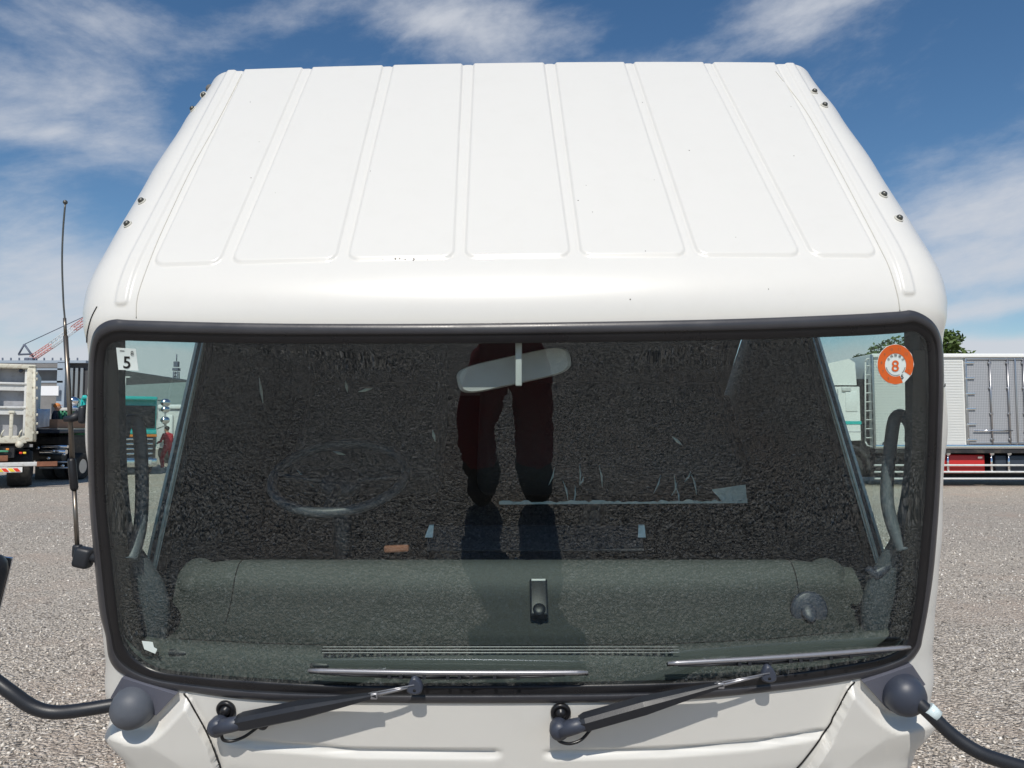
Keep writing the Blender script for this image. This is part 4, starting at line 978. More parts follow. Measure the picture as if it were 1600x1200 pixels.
# the photographer, standing in front of the truck with the phone held out at eye height
J = dict(pelvis=(0, .06, .93), belly=(0, .04, 1.08), chest=(0, -.04, 1.30), neck=(0, -.05, 1.46), head=(0, -.05, 1.55), shL=(-.19, -.05, 1.38), shR=(.19, -.05, 1.38),
         elL=(-.27, .06, 1.26), elR=(.27, .06, 1.26), wrL=(-.13, .15, 1.48), wrR=(.13, .15, 1.48), haL=(-.09, .175, 1.54), haR=(.09, .175, 1.54),
         hipL=(-.12, .07, .84), hipR=(.12, .07, .84), knL=(-.235, .15, .47), knR=(.15, .12, .48), anL=(-.18, .10, .13), anR=(.17, .10, .13), toL=(-.21, .27, .085), toR=(.21, .27, .085),
         rad=dict(pelvis=.165, belly=.15, hipL=.15, hipR=.15, knL=.135, knR=.135, anL=.125, anR=.125, toL=.092, toR=.092, elL=.065, elR=.065, shL=.085, shR=.085, boot=.32, bootz=.30, nod=.0))
person((-.0, -.25, 0), 0, J, [M['cover_darkred'], M['cover_darkred'], M['boot'], M['skin']], 'person in dark red work clothes and black boots holding up a phone before the windscreen', sub=3)
m = MB(); m.box((0, -.014, 1.585), (.155, .009, .075), None, .004); ph = m.build('phone', M['plastic'], None, (0, -.014, 1.585)); tag(ph, 'black phone held up by the person in dark red work clothes', 'phone')
m = MB(); m.box((0, -.0195, 1.585), (.145, .001, .067)); m.build('screen', M['winblack'], ph)

# ------------------------------------------------------------------ helper for things drawn straight from sight lines at a known distance
def pbox(m, px0, py0, px1, py1, Y, dep, mi=0, bev=0):
    a, b = at(px0, py0, Y), at(px1, py1, Y)
    m.box(((a.x + b.x) / 2, Y + dep / 2, (a.z + b.z) / 2), (abs(b.x - a.x), dep, abs(a.z - b.z)), None, bev, mi); return m
def pz(py, Y): return at(800, py, Y).z
def pxx(px, Y): return at(px, 670, Y).x

# ------------------------------------------------------------------ the white box lorry on the right
YT = 20.5; X0, X1 = pxx(1364, YT), 20.6; ZB, ZT = pz(701, YT), pz(553, YT)
bt = empty('box_truck', (13, YT + 1.2, 0), 'white high roof box lorry with ribbed body, steel plate side doors and red toolbox', 'lorry')
m = MB(); m.box(((X0 + X1) / 2, YT + 1.25, (ZB + ZT) / 2), (X1 - X0, 2.46, ZT - ZB), None, .03)
xr = pxx(1508, YT)
nr = 54
for k in range(nr):
    z = ZB + .16 + (ZT - ZB - .30) * k / (nr - 1); m.box(((X0 + .06 + xr) / 2, YT + .0, z), (xr - X0 - .06, .018, .026))
body = m.build('box_body', M['white'], bt)
m = MB(); m.box(((X0 + X1) / 2, YT - .02, ZT - .05), (X1 - X0, .10, .11), None, .02); m.build('top_rail', M['white'], body)
m = MB(); m.box(((X0 + X1) / 2, YT - .02, ZB + .05), (X1 - X0, .10, .12), None, .02); m.build('bottom_rail', M['chrome'], body)
for px in (1364,):
    m = MB(); m.box((X0 + .02, YT - .02, (ZB + ZT) / 2), (.06, .10, ZT - ZB - .02), None, .02); m.build('corner_post', M['steel'], body)
def side_doors(xa, xb):
    m = MB(); m.box(((xa + xb) / 2, YT - .005, (ZB + ZT) / 2), (xb - xa, .03, ZT - ZB - .24)); dr = m.build('side_door', M['plate'], body)
    w = xb - xa
    for t, rr in ((.0, .05), (.5, .045), (1.0, .05)):
        m = MB(); m.box((xa + w * t, YT - .035, (ZB + ZT) / 2), (rr, .06, ZT - ZB - .26), None, .01); m.build('door_post', M['steel'], dr)
    for z in (ZT - .15, ZB + .15):
        m = MB(); m.box(((xa + xb) / 2, YT - .03, z), (w, .05, .05), None, .01); m.build('door_rail', M['steel'], dr)
    for t in (.24, .42, .58, .82):
        m = MB(); x = xa + w * t; m.tube([(x, YT - .06, ZB + .14), (x, YT - .06, ZT - .14)], .022, 8)
        for zt in (.05, .35, .65, .95): m.box((x, YT - .05, ZB + .14 + (ZT - ZB - .28) * zt), (.09, .05, .06), None, .01)
        m.build('lock_rod', M['steel'], dr)
    for q in range(6):
        m = MB(); z = ZB + .24 + (ZT - ZB - .5) * q / 5; m.box((xa + .10, YT - .05, z), (.26, .04, .05), None, .01); m.build('hinge', M['chrome'], dr)
    m = MB(); z = ZB + .50; m.tube([(xa + .15, YT - .08, z), (xa + w * .44, YT - .08, z)], .02, 8); m.tube([(xa + w * .56, YT - .08, z), (xb - .15, YT - .08, z)], .02, 8)
    m.build('latch_bar', M['chrome'], dr)
side_doors(pxx(1511, YT), pxx(1511, YT) + 2.75); side_doors(pxx(1511, YT) + 2.85, pxx(1511, YT) + 5.6)
m = MB()
for k, (x, h) in enumerate(((1380, 2.8), (1383.5, 3.6), (1387, 2.4), (1390.5, 2.6), (1393.5, 2.2))):
    a = at(x, 693, YT - .03); m.box(a, (.035, .006, .05 + .014 * h), Matrix.Rotation(R(18), 3, 'Y'))
m.box(at(1387, 696.2, YT - .03), (.34, .006, .015)); m.build('body_lettering', M['navy'], body)
# running gear
m = MB(); m.box(((X0 + X1) / 2 - 1.2, YT + 1.25, .88), (X1 - X0 + 2.4, .95, .26)); m.box(((X0 + X1) / 2, YT + 1.0, .98), (X1 - X0, 2.2, .10)); m.build('chassis_frame', M['chassis'], bt)
m = MB(); m.box(((X0 + X1) / 2, YT + 1.5, .62), (X1 - X0 - .4, .05, .9)); m.build('underbody', M['chassis'], bt)
for z in (pz(727, YT), pz(737.5, YT), pz(748, YT)):
    m = MB(); m.tube([(X0 - .0, YT + .0, z), (X1 - 3.2, YT + .0, z)], .028, 8); m.build('side_guard', M['offwhite'], bt)
for px in (1392, 1480, 1548, 1575):
    m = MB(); x = pxx(px, YT); m.tube([(x, YT + .03, .95), (x, YT + .03, .38)], .035, 8); m.sphere((x, YT, .92), .07, 6); m.build('guard_post', M['chrome'], bt)
m = MB(); a, b = pxx(1470, YT), pxx(1540, YT); m.box(((a + b) / 2, YT + .38, .62), (b - a, .6, .52), None, .03); tb = m.build('toolbox', M['red'], bt)
m = MB(); m.box((b - .15, YT + .07, .80), (.12, .03, .05)); m.build('toolbox_latch', M['chrome'], tb)
m = MB(); a, b = pxx(1556, YT), pxx(1640, YT); m.box(((a + b) / 2, YT + .38, .62), (b - a, .6, .50), None, .04); m.build('fuel_tank', M['navy'], bt)
m = MB(); m.box((X0 + .5, YT + .5, .66), (.7, .5, .42), None, .03); m.build('battery_box', M['chassis'], bt)
for k, px in enumerate((1486, 1512, 1566, 1590)):
    m = MB(); m.lathe((pxx(px, YT), YT + .0, .985), (0, -1, 0), [(.03, 0), (.03, .02), (.001, .03)], 10); m.build('marker_light', M['yellow'] if k % 2 else M['orange'], bt)
wheel(bt, (pxx(1322, YT), YT + .22, .50), .50, .28, (0, 1, 0)); wheel(bt, (pxx(1322, YT), YT + 2.3, .50), .50, .28, (0, 1, 0))
for x in (17.6, 18.9): wheel(bt, (x, YT + .30, .50), .50, .5, (0, 1, 0)); wheel(bt, (x, YT + 2.2, .50), .50, .5, (0, 1, 0))
# sleeper cab, seen through the right side window
cx1, cx0 = pxx(1346, YT), pxx(1346, YT) - 2.35; zc = pz(604, YT)
m = MB(); z0 = pz(688, YT)
pr = [(cx1, z0), (cx0 + .1, z0 - .1), (cx0, z0 + .2), (cx0 + .05, z0 + .75), (cx0 + .35, zc), (cx1, zc)]
m.prism([(x, YT + .05, z) for x, z in pr], (0, 2.4, 0)); cb_ = m.build('lorry_cab', M['cream' if False else 'white'], bt)
m = MB(); pr = [(cx1 - .05, zc + .04), (cx0 + .5, zc + .04), (cx0 + .75, zc + .35), (cx1 - .9, pz(568, YT)), (cx1 - .25, pz(560, YT)), (cx1 - .08, pz(566, YT))]
m.prism([(x, YT + .10, z) for x, z in pr], (0, 2.3, 0)); m.build('roof_deflector', M['white'], cb_)
m = MB(); m.box(((cx0 + cx1) / 2 + .1, YT + 1.2, zc + .02), (cx1 - cx0 - .3, 2.2, .05)); m.build('roof_gap', M['gap'], cb_)
m = MB(); pbox(m, 1220, 658, 1346, 663, YT + .035, .02); m.build('stripe', M['teal'], cb_)
m = MB(); pbox(m, 1245, 611, 1307, 636, YT + .03, .03, 0, .01); m.build('cab_window', M['winblack'], cb_)
m = MB(); pbox(m, 1321, 612, 1340, 643, YT + .03, .03, 0, .012); m.build('sleeper_panel', M['white'], cb_)
m = MB(); pbox(m, 1316, 605, 1330, 611, YT + .0, .06, 0, .01); m.build('cab_vent', M['offwhite'], cb_)
m = MB(); pbox(m, 1309.6, 608, 1310.4, 688, YT + .04, .02); pbox(m, 1220, 674, 1346, 675, YT + .04, .02); m.build('cab_seam', M['panelgrey'], cb_)
m = MB(); m.tube([V((pxx(1322, YT) + .62 * cos(R(a)), YT + .04, .5 + .62 * sin(R(a)))) for a in range(-10, 191, 10)], .07, 8); m.build('wheel_arch', M['chassis'], bt)
# rack of rungs between cab and body
m = MB()
for px in (1352, 1362): m.tube([at(px, 566, YT + .1), at(px, 690, YT + .1)], .022, 6)
m.tube([at(1352, 690, YT + .1), at(1355, 696, YT + .1), at(1362, 698, YT + .1)], .022, 6); m.tube([at(1352, 566, YT + .1), at(1354, 561, YT + .1), at(1362, 560, YT + .1)], .022, 6)
for k in range(9): m.tube([at(1352, 572 + k * 14, YT + .1), at(1362, 572 + k * 14, YT + .1)], .018, 6)
m.build('ladder', M['offwhite'], bt)
m = MB(); m.box((cx1 + .18, YT + 1.2, 1.9), (.30, 2.0, 2.2)); m.build('cab_back_gear', M['chassis'], bt)

# ------------------------------------------------------------------ trees behind the lorry
def leaf_mat(name, c):
    m = mat(name, c, .6, var=.45, vscale=1.2); t = m.node_tree; b = t.nodes['Principled BSDF']
    return m
M['leaf'] = leaf_mat('leaf_green', (.07, .115, .022)); M['leaf2'] = leaf_mat('leaf_dark', (.035, .07, .018))
def tree(x, y, h, crown, label, mt, n=2600, seed=1, ls=.22):
    rnd = random.Random(seed); t = empty('tree', (x, y, 0), label, 'tree', 'trees behind the box lorry')
    m = MB(); m.tube([V((x, y, 0)), V((x + .1, y, h * .3)), V((x - .1, y, h * .62))], [.28, .2, .1], 10)
    lobes = []
    for (dx, dz, r) in crown: lobes.append((V((x + dx, y + rnd.uniform(-.8, .8), dz)), r)); m.tube([V((x, y, h * .3)), V((x + dx * .5, y, dz * .7)), V((x + dx, y, dz))], [.13, .07, .03], 6)
    m.build('trunk', M['bark'], t); m = MB()
    for k in range(n):
        c, r = rnd.choice(lobes); u = V((rnd.gauss(0, 1), rnd.gauss(0, 1), rnd.gauss(0, 1))).normalized(); rr = r * (rnd.random() ** .33) * (1 + .12 * sin(u.x * 7 + u.z * 9))
        p = c + V((u.x * rr, u.y * rr, u.z * rr * .8)); s_ = ls * rnd.uniform(.5, 1.1)
        a = V((rnd.gauss(0, 1), rnd.gauss(0, 1), rnd.gauss(0, .6))).normalized(); b = a.cross(V((rnd.gauss(0, 1), rnd.gauss(0, 1), rnd.gauss(0, 1)))).normalized()
        m.add([p - a * s_, p - b * s_ * .5, p + a * s_, p + b * s_ * .5 + a * s_ * .2], [(0, 1, 2, 3)])
    m.build('crown', mt, t); return t
YR = 38; k_ = YR / F
xa = pxx(1455, YR)
tree(pxx(1440, YR), YR, 6.6, [(0, 5.3, 1.5), (pxx(1495, YR) - pxx(1440, YR), 4.9, 1.15), (pxx(1520, YR) - pxx(1440, YR), 4.5, 1.0), (pxx(1545, YR) - pxx(1440, YR), 4.25, .7), (-1.2, 5.2, 1.4), (.8, 6.0, .9)], 'broad yellow green tree top rising beside the cab over the box lorry roof', M['leaf'], 6000, 3, .16)
tree(pxx(1352, YR + 6), YR + 6, 6.3, [(0, 5.6, .62), (-.7, 5.35, .5), (.6, 5.3, .5), (-1.6, 5.0, .4), (0, 4.6, .9)], 'small dark tree top seen through the cab above the gap behind the lorry cab', M['leaf2'], 2500, 5, .14)

# ------------------------------------------------------------------ left: roll-off container lorry
YL = 20.0
lc = empty('container_lorry', (pxx(53, YL), YL, 0), 'roll off lorry seen from behind carrying a pale ribbed container with cream hinges', 'lorry')
xr = pxx(53, YL); xl = xr - 2.45; zt, zb = pz(571, YL), pz(690, YL)
m = MB(); m.box(((xl + xr) / 2, YL + 2.8, (zt + zb) / 2), (xr - xl - .06, 5.2, zt - zb), None, .04)
ct = m.build('container', M['panelgrey'], lc)
m = MB(); m.box((xr - .10, YL + .05, (zt + zb) / 2), (.20, .3, zt - zb), None, .03); m.box((xl + .1, YL + .05, (zt + zb) / 2), (.2, .3, zt - zb), None, .03); m.box(((xl + xr) / 2, YL + .05, zt - .05), (xr - xl, .3, .12), None, .03); m.box(((xl + xr) / 2, YL + .05, zb + .06), (xr - xl - .3, .3, .20), None, .02); m.build('container_frame', M['cream'], ct)
xd = pxx(46, YL); xd0 = pxx(2, YL)
m = MB()
for py in (600, 637): pbox(m, -60, py - 1.8, 44, py + 2.0, YL - .05, .12, 0, .02); pbox(m, -60, py + 2.2, 44, py + 11, YL + .0, .10)
pbox(m, 41, 577, 45, 682, YL - .03, .12, 0, .02); pbox(m, -2, 577, 1.5, 682, YL - .03, .12, 0, .02); pbox(m, -60, 573, 46, 577, YL - .03, .12, 0, .02)
m.build('container_door', M['offwhite'], ct)
for x in (20, -30):
    m = MB(); pbox(m, x - 1.7, 645, x + 1.7, 684, YL - .10, .08, 0, .02); pbox(m, x - 4, 642, x + 4, 646.5, YL - .12, .10, 0, .02); m.build('door_strut', M['cream'], ct)
for k, py in enumerate((583, 592, 606, 622, 648, 662, 676)):
    m = MB(); pbox(m, 46, py - 2.2, 55, py + 2.2, YL - .10, .12, 0, .02); m.build('hinge', M['cream'], ct)
m = MB(); m.tube([at(51, 577, YL - .1), at(50.5, 690, YL - .1)], .03, 8); m.build('hinge_pin', M['cream'], ct)
m = MB(); m.lathe(at(36, 580, YL - .02), (0, -1, 0), [(.055, 0), (.05, .02), (.001, .022)], 14); m.build('round_plate', M['navy'], ct)
for x in (7, 30):
    m = MB(); m.tube([at(x, 682, YL - .1), at(x, 676, YL - .14), at(x + 4, 672, YL - .1)], .022, 6); m.build('hook', M['cream'], ct)
m = MB(); m.box(((xl + xr) / 2 + .2, YL + 3.2, .98), (1.2, 6.4, .30)); m.box(((xl + xr) / 2, YL + .9, .85), (2.2, .4, .35)); m.build('chassis_frame', M['chassis'], lc)
m = MB(); pbox(m, -70, 693, 60, 699, YL + .4, .5); m.build('roller_beam', M['chassis'], lc)
for px in (8, 38): 
    m = MB(); m.lathe(at(px, 694, YL + .1), (0, -1, 0), [(.09, 0), (.09, .25), (.001, .25)], 16); m.build('roller', M['cream'], lc)
m = MB(); pbox(m, -60, 722, 78, 728.5, YL - .1, .14, 0, .015); bu = m.build('rear_bumper', M['offwhite'], lc)
m = MB(); pbox(m, 52, 721.5, 79, 729, YL - .13, .03); m.build('bumper_plate', M['rust'], bu)
m = MB(); pbox(m, -60, 729.5, 33, 737.5, YL - .12, .03); sp_ = m.build('striped_board', M['white'], bu)
for k in range(6):
    m = MB(); x = 28 - k * 15; 
    m.prism([at(x - 7, 731, YL - .122), at(x - 1, 731, YL - .122), at(x + 3, 736.3, YL - .122), at(x - 3, 736.3, YL - .122)], (0, -.01, 0)); m.build('red_stripe', M['stripe_red'], sp_)
    m = MB(); m.prism([at(x - 14, 731, YL - .122), at(x - 8, 731, YL - .122), at(x - 4, 736.3, YL - .122), at(x - 10, 736.3, YL - .122)], (0, -.01, 0)); m.build('yellow_stripe', M['yellow'], sp_)
m = MB(); pbox(m, -20, 711, 16, 720, YL - .08, .03, 0, .01); np = m.build('number_plate', M['rust'], lc)
m = MB(); pbox(m, 4, 703, 16, 706, YL - .1, .04, 0, .01); m.build('green_lamp', M['green'], lc)
for px, c_ in ((13, 'orange'), (35, 'yellow'), (30, 'stripe_red')):
    m = MB(); pbox(m, px, 706 if px != 13 else 700, px + 4, 709 if px != 13 else 703, YL - .1, .04, 0, .01); m.build('rear_lamp', M[c_], lc)
for x in (-.35, -2.0):
    wheel(lc, (pxx(35, YL) + x + .35, YL + .8, .50), .50, .56, (1, 0, 0)); wheel(lc, (pxx(35, YL) + x + .35, YL + 5.2, .50), .50, .3, (1, 0, 0))
lc.rotation_euler = (0, 0, R(31))
# flat load and skip between the two lorries
YF = 22.5
fl = empty('flatbed_trailer', (pxx(65, YF), YF + 1, 0), 'dark flat trailer with chromed tanks standing beside the pale container', 'trailer')
m = MB(); pbox(m, 44, 671, 93, 677, YF, 2.4, 0, .02); fb_ = m.build('deck', M['navy'], fl)
m = MB(); pbox(m, 46, 669.3, 90, 671, YF - .03, 2.2); m.build('deck_edge', M['steel'], fb_)
m = MB(); pbox(m, 40, 683, 106, 694, YF + .4, 1.6); pbox(m, 52, 677, 60, 720, YF + .5, 1.0); pbox(m, 92, 680, 108, 728, YF + .6, 1.2); m.build('frame', M['chassis'], fl)
for (x0, x1, y, r) in ((66, 106, 698, .05), (64, 104, 706, .07), (66, 106, 722, .03), (62, 108, 731, .03)):
    m = MB(); m.tube([at(x0, y, YF - .1), at(x1, y, YF - .1)], r, 10); m.build('rail', M['chrome'] if r > .04 else M['steel'], fl)
for (x0, x1, y, r) in ((64, 100, 714, .14),):
    m = MB(); m.tube([at(x0, y, YF + .2), at(x1, y, YF + .2)], r, 14); m.build('air_tank', M['chassis'], fl)
for (px, py) in ((84, 705), (100, 710), (60, 700), (98, 728), (76, 716)):
    m = MB(); m.sphere(at(px, py, YF - .15), .05, 6); m.build('fitting', M['chrome'], fl)
for px in (58, 78, 98): wheel(fl, (pxx(px, YF), YF + .9, .42), .42, .3, (1, 0, 0))
m = MB(); pbox(m, 46, 655, 90, 669, YF + .25, 1.6, 0, .01); o_ = tag(m.build('board_stack', M['wood'], None, at(68, 669, YF + 1)), 'stack of brown boards lying on the dark flat trailer', 'boards')
m = MB(); rows = []
for i in range(13):
    t = i / 12; px = 47 + 30 * t
    rows.append([at(px, 670 - 4 * t, YF - .05), at(px, 660 + sin(i) * .4, YF - .10 + .03 * sin(i * 2.1)), at(px + 1, 648 + cos(i * 1.7) * .6, YF - .07), at(px + 1.5, 640 + (sin(i * 1.3)) * .8, YF + .1), at(px + 1.5, 639, YF + .7), at(px, 662, YF + .72)])
m.grid(rows); tag(m.build('cloth_sheet', M['banner'], None, at(62, 655, YF)), 'crumpled white sheet draped over the boards beside the container', 'sheet')
sk_ = empty('green_skip', (pxx(100, 24), 24, 0), 'tall green waste bin standing between the trailer and the teal truck', 'bin')
m = MB(); pr = [at(89, 642, 24), at(106, 640, 24), at(108, 688, 24), at(93, 690, 24)]; m.prism(pr, (0, 1.4, 0)); sb_ = m.build('bin_body', M['green'], sk_)
m = MB(); pbox(m, 88, 637, 108, 642, 23.95, 1.5, 0, .02); m.build('bin_rim', M['offwhite'], sb_)
for x in (95, 101): m = MB(); m.tube([at(x, 642, 23.96), at(x + 1.5, 688, 23.96)], .03, 6); m.build('bin_rib', M['green'], sb_)
m = MB(); pbox(m, 90, 690, 108, 745, 24.2, 1.0); m.build('bin_stand', M['chassis'], sk_)

# ------------------------------------------------------------------ teal truck, turned three quarters to us
yaw = R(33); tt = empty('teal_truck', at(184, 745, 25.5), 'teal cabbed lorry with orange line and chrome mirrors facing the parked white cab', 'lorry'); tt.location.z = 0; tt.rotation_euler = (0, 0, yaw)
def lp(name, m, mt, parent): 
    o = m.build(name, mt, parent, (0, 0, 0)); o.location = (0, 0, 0); return o
W2 = 1.18
m = MB(); m.box((0, .95, 1.75), (2 * W2, 1.9, 1.9), None, .12); tc_ = lp('lorry_cab', m, M['teal'], tt)
m = MB(); m.box((0, -.02, 2.02), (2 * W2 - .14, .08, .78), None, .03); lp('windscreen', m, M['winblack'], tc_)
m = MB(); m.box((0, -.06, 2.66), (2 * W2 - .05, .34, .14), None, .05); lp('sun_visor', m, M['teal'], tc_)
m = MB(); m.box((0, -.03, 1.49), (2 * W2 - .02, .06, .16), None, .02); m.box((0, .95, 1.2), (2 * W2 + .03, 1.8, .5), None, .04, 0); lp('front_band', m, M['teal'], tc_)
m = MB(); m.box((0, -.045, 1.36), (2 * W2, .06, .085), None, .01); m.box((-W2 - .02, .9, 1.40), (.03, 1.7, .07)); lp('orange_line', m, M['orange'], tc_)
for k in range(5):
    m = MB(); m.box((0, -.06, 1.24 - k * .17), (2 * W2 - .25, .10, .07), None, .02); lp('grille_bar', m, M['chrome'], tc_)
m = MB(); m.box((0, .0, .95), (2 * W2 - .05, .1, .75), None, .02); lp('grille', m, M['chassis'], tc_)
m = MB(); m.box((0, -.10, .42), (2 * W2 + .04, .25, .30), None, .06); bm_ = lp('bumper', m, M['chrome'], tc_)
for sx in (-.85, .85):
    m = MB(); m.box((sx, -.23, .43), (.34, .05, .16), None, .03); lp('headlight', m, M['light_grey'], bm_)
m = MB(); m.box((-W2 - .01, .75, 1.95), (.03, .9, .62), None, .02); lp('side_window', m, M['winblack'], tc_)
m = MB(); m.box((-W2 - .015, .9, 1.0), (.03, 1.75, .75), None, .02); lp('lower_side', m, M['darkteal'], tc_)
for sx in (-1, 1):
    for z, r in ((2.52, .17), (2.28, .15), (1.9, .16)):
        m = MB(); m.sphere((sx * (W2 + .22), -.28, z), r, 8, (1, .7, .85)); lp('chrome_mirror', m, M['chrome'], tc_)
    m = MB(); m.tube([V((sx * W2, -.05, 2.6)), V((sx * (W2 + .22), -.26, 2.62)), V((sx * (W2 + .22), -.26, 1.7)), V((sx * W2, -.05, 1.6))], .02, 6); lp('mirror_stay', m, M['steel'], tc_)
m = MB(); m.box((0, 3.6, .85), (.9, 5.6, .3)); lp('chassis_frame', m, M['chassis'], tt)
m = MB(); m.box((0, 4.6, 1.55), (2.3, 4.4, 1.1), None, .03); lp('tipper_body', m, M['darkteal'], tt)
for y in (.95, 5.2):
    for sx in (-1.0, 1.0):
        m = MB(); c = (sx, y, .5); r, w = .5, .28
        m.lathe(c, (1, 0, 0), [(r * .55, -w / 2), (r * .93, -w / 2), (r, -w * .36), (r, w * .36), (r * .93, w / 2), (r * .55, w / 2), (r * .5, w * .3), (r * .5, -w * .3)], 24); wh = lp('wheel', m, M['tyre'], tt)
        m = MB(); m.lathe(c, (1, 0, 0), [(r * .56, -w * .5), (r * .5, -w * .3), (r * .2, -w * .3), (.01, -w * .35), (.01, w * .35), (r * .2, w * .3), (r * .5, w * .3), (r * .56, w * .5)], 20); lp('rim', m, M['rim'], wh)

# white tipper beyond the walker
YD = 34
td = empty('tipper_truck', (pxx(300, YD), YD, 0), 'off white tipper lorry body behind the person in red', 'lorry')
m = MB(); pbox(m, 246, 640, 420, 700, YD, 2.4, 0, .04); tb_ = m.build('tipper_body', M['offwhite'], td)
m = MB(); pbox(m, 246, 632, 420, 639, YD - .12, 2.6, 0, .05); m.build('top_rail', M['white'], tb_)
for px in (264, 284, 306, 328, 350, 372, 394):
    m = MB(); pbox(m, px - 4, 648, px + 4, 698, YD - .14, .16, 0, .05); m.build('side_rib', M['white'], tb_)
m = MB(); pbox(m, 250, 700, 420, 722, YD + .3, 1.6); m.build('chassis_frame', M['chassis'], td)
for px in (262, 300, 380): wheel(td, (pxx(px, YD), YD + .3, .5), .5, .4, (0, 1, 0))
m = MB(); pbox(m, 246, 660, 256, 690, YD - .25, .3, 0, .03); m.build('side_locker', M['offwhite'], td)

# walking person in red
J = dict(pelvis=(0, 0, .92), belly=(0, .01, 1.07), chest=(0, .03, 1.28), neck=(0, .05, 1.44), head=(0, .08, 1.53), shL=(-.18, .03, 1.36), shR=(.18, .03, 1.36), elL=(-.23, .12, 1.12), elR=(.22, .02, 1.12),
         wrL=(-.22, .33, 1.04), wrR=(.20, .20, .98), haL=(-.22, .40, 1.03), haR=(.19, .27, .97), hipL=(-.10, .0, .86), hipR=(.10, .0, .86), knL=(-.10, .20, .50), knR=(.10, -.06, .48),
         anL=(-.10, .14, .10), anR=(.10, -.36, .16), toL=(-.11, .30, .05), toR=(.11, -.24, .06), rad=dict(hipL=.11, hipR=.11, knL=.085, knR=.085, anL=.07, anR=.07, boot=.2, bootz=.11))
YW = 28.5; o_ = person((pxx(263, YW), YW, 0), R(62), J, [M['cover_red'], M['cover_red'], M['shoe_white'], M['skin']], 'person in a red coverall walking past the teal truck')
J2 = dict(J); J2.update(knL=(-.1, .03, .49), knR=(.1, .03, .49), anL=(-.1, 0, .1), anR=(.1, 0, .1), toL=(-.11, .14, .05), toR=(.11, .14, .05))
lz = pz(690, 23.6)
person((pxx(83.5, 23.6), 23.6, .72), R(-60), J2, [M['cloth_navy'], M['cloth_navy'], M['boot'], M['skin']], 'person in navy clothes and orange cap standing behind the white sheet', cap=M['cap_orange'])
m = MB(); m.box((pxx(83.5, 23.6), 23.7, .36), (.9, .5, .72), None, .02); tag(m.build('step_box', M['chassis'], None, (pxx(83.5, 23.6), 23.7, 0)), 'black box under the person in navy by the green bin', 'box')

# ------------------------------------------------------------------ sheeted building on the left, crane and tower
YB = 46
sb = empty('sheeted_building', (pxx(60, YB), YB + 5, 0), 'grey building wrapped in scaffold sheets with pale blue posts behind the container lorry', 'building')
m = MB(); pbox(m, -260, 567, 132, 745, YB, 2.5); wl_ = m.build('sheet_wall', M['mesh_grey'], sb)
m = MB(); pbox(m, 97, 564, 134, 745, YB - .3, .25); m.build('dark_sheet', M['mesh_dark'], wl_)
for (x0, y0, x1, y1) in ((90, 566, 95.5, 745), (-150, 563, 134, 567), (-150, 575.5, 98, 578), (-150, 595, 98, 598)):
    m = MB(); pbox(m, x0, y0, x1, y1, YB - .7, .35); m.build('post', M['pale_blue'], wl_)
for px in (110, 118, 126): m = MB(); pbox(m, px, 575, px + 1.2, 660, YB - .5, .15); m.build('downpipe', M['steel'], wl_)
for k in range(10):
    m = MB(); x = 4 + k * 13; m.tube([at(x, 567, YB), at(x, 559, YB)], .05, 5); m.build('roof_stub', M['crane_dark'], wl_)
m = MB(); pbox(m, 64, 603, 91, 618, YB - 1.0, .08); ban = tag(m.build('banner', M['banner'], None, at(77, 617, YB - 1)), 'blank white banner hanging on the grey sheeted building', 'banner')
wbl = empty('warehouse', (pxx(230, 60), 62, 0), 'long low warehouse with grey green roof below a dark hall roof', 'building')
m = MB(); a, b, c, d_ = at(120, 606, 75), at(420, 590, 75), at(420, 640, 58), at(120, 640, 58); m.prism([a, b, c, d_], (0, 0, -.25)); m.build('roof', M['roof_green'], wbl)
m = MB(); pbox(m, 120, 640, 420, 722, 58.5, 15); m.build('wall', M['offwhite'], wbl)
hall = empty('dark_hall', (pxx(200, 110), 110, 0), 'large dark roofed hall sloping down behind the grey green warehouse', 'building')
m = MB(); m.prism([at(60, 566, 100), at(190, 578, 100), at(300, 597, 100), at(330, 600, 100), at(330, 690, 100), at(60, 690, 100)], (0, 25, 0)); m.build('hall_body', M['roof_dark'], hall)
m = MB(); pbox(m, 194, 588, 203, 590, 88, .3); m.tube([at(196, 590, 88), at(196, 612, 88)], .08, 6); pole = m.build('lamp_post', M['offwhite'], None, (pxx(196, 88), 88, 0)); tag(pole, 'slim pale lamp mast in front of the dark hall roof', 'lamp post')
YC = 140; tw = empty('lattice_tower', (pxx(273, YC), YC, 0), 'slender grey steel tower with a platform standing behind the dark hall', 'tower')
m = MB(); h0, h1 = pz(690, YC), pz(556, YC)
for sx, sy in ((-1, -1), (1, -1), (1, 1), (-1, 1)): m.tube([V((pxx(273, YC) + sx * .7, YC + sy * .7, 0)), V((pxx(273, YC) + sx * .35, YC + sy * .35, h1 - 3))], .12, 5)
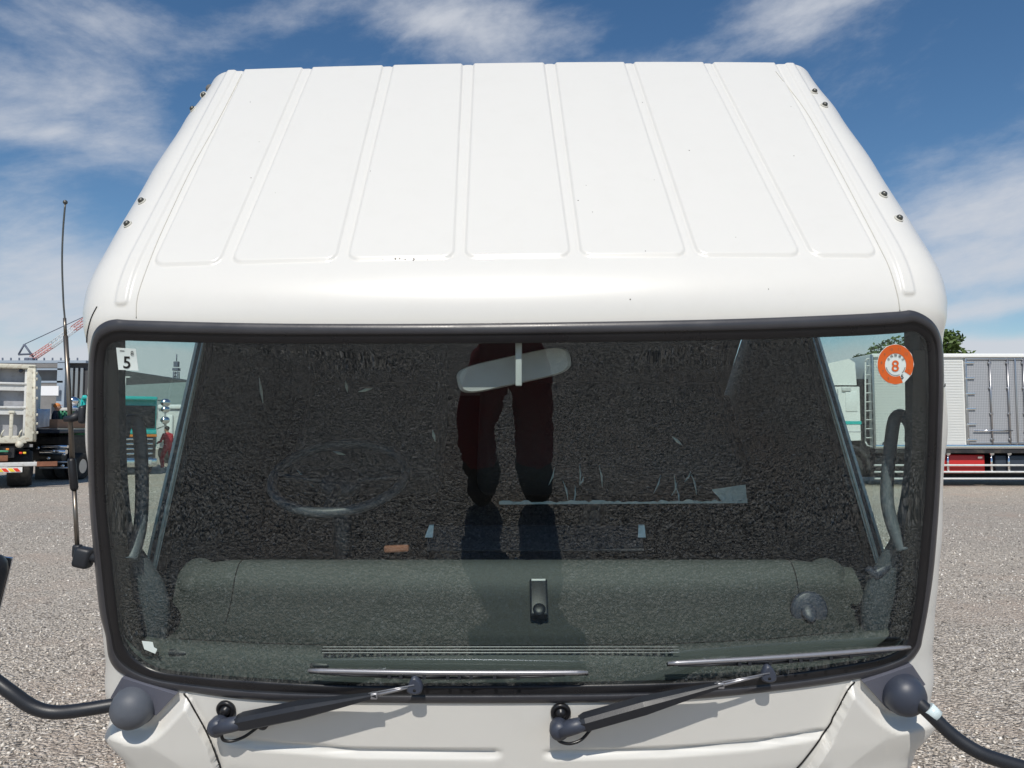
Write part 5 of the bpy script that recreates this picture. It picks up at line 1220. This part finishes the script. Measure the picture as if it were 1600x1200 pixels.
for k in range(9):
    z0 = k * (h1 - 3) / 9; z1 = (k + 1) * (h1 - 3) / 9; w0, w1 = .7 - .035 * k, .7 - .035 * (k + 1)
    m.tube([V((pxx(273, YC) - w0, YC - w0, z0)), V((pxx(273, YC) + w1, YC - w1, z1))], .07, 4); m.tube([V((pxx(273, YC) + w0, YC - w0, z0)), V((pxx(273, YC) - w1, YC - w1, z1))], .07, 4)
m.build('mast', M['crane_dark'], tw)
m = MB(); m.box((pxx(273, YC), YC, h1 - 2.6), (1.1, 1.1, .5)); m.box((pxx(273, YC), YC, h1 - 1.6), (.8, .8, 1.0)); m.tube([V((pxx(273, YC), YC, h1 - 1)), V((pxx(273, YC), YC, h1 + .3))], .1, 6); m.build('platform', M['crane_dark'], tw)
YK = 85; cr = empty('crane', (pxx(48, YK), YK, 0), 'tall crane with red and white lattice boom above the grey sheeted building', 'crane')
def lattice(a, b, w, mt, n, name):
    m = MB(); dr = (b - a).normalized(); u = dr.cross(V((0, 1, 0))).normalized(); v = dr.cross(u)
    cs = [u * sx * w + v * sy * w for sx, sy in ((-1, -1), (1, -1), (1, 1), (-1, 1))]
    for c in cs: m.tube([a + c, b + c], .045, 4)
    for k in range(n):
        p, q = a.lerp(b, k / n), a.lerp(b, (k + 1) / n)
        for i in range(4): m.tube([p + cs[i], q + cs[(i + 1) % 4]], .025, 4)
    return m.build(name, mt, cr)
P0, P1, P2, P3 = at(50, 560, YK), at(80, 540, YK), at(115, 514, YK), at(150, 489, YK)
P4 = at(230, 432, YK)
lattice(P0, P1, .26, M['crane_red'], 6, 'boom_red'); lattice(P1, P2, .28, M['crane_white'], 6, 'boom_white'); lattice(P2, P3, .28, M['crane_red'], 6, 'boom_red')
m = MB(); m.tube([at(52, 558, YK), at(38, 538, YK)], .11, 6); m.tube([at(38, 538, YK), at(29, 554, YK)], .10, 6); m.tube([at(29, 554, YK), at(50, 553, YK)], .12, 6); m.build('gantry', M['crane_dark'], cr)
m = MB(); m.tube([at(38, 538, YK), at(150, 489 - 3, YK)], .05, 4); m.build('pendant_rope', M['crane_dark'], cr)
m = MB(); m.box(at(48, 566, YK), (1.0, 1.0, 1.0), None, .1); m.tube([at(46, 572, YK), V((pxx(46, YK), YK, 0))], .5, 8); m.build('crane_base', M['crane_dark'], cr)
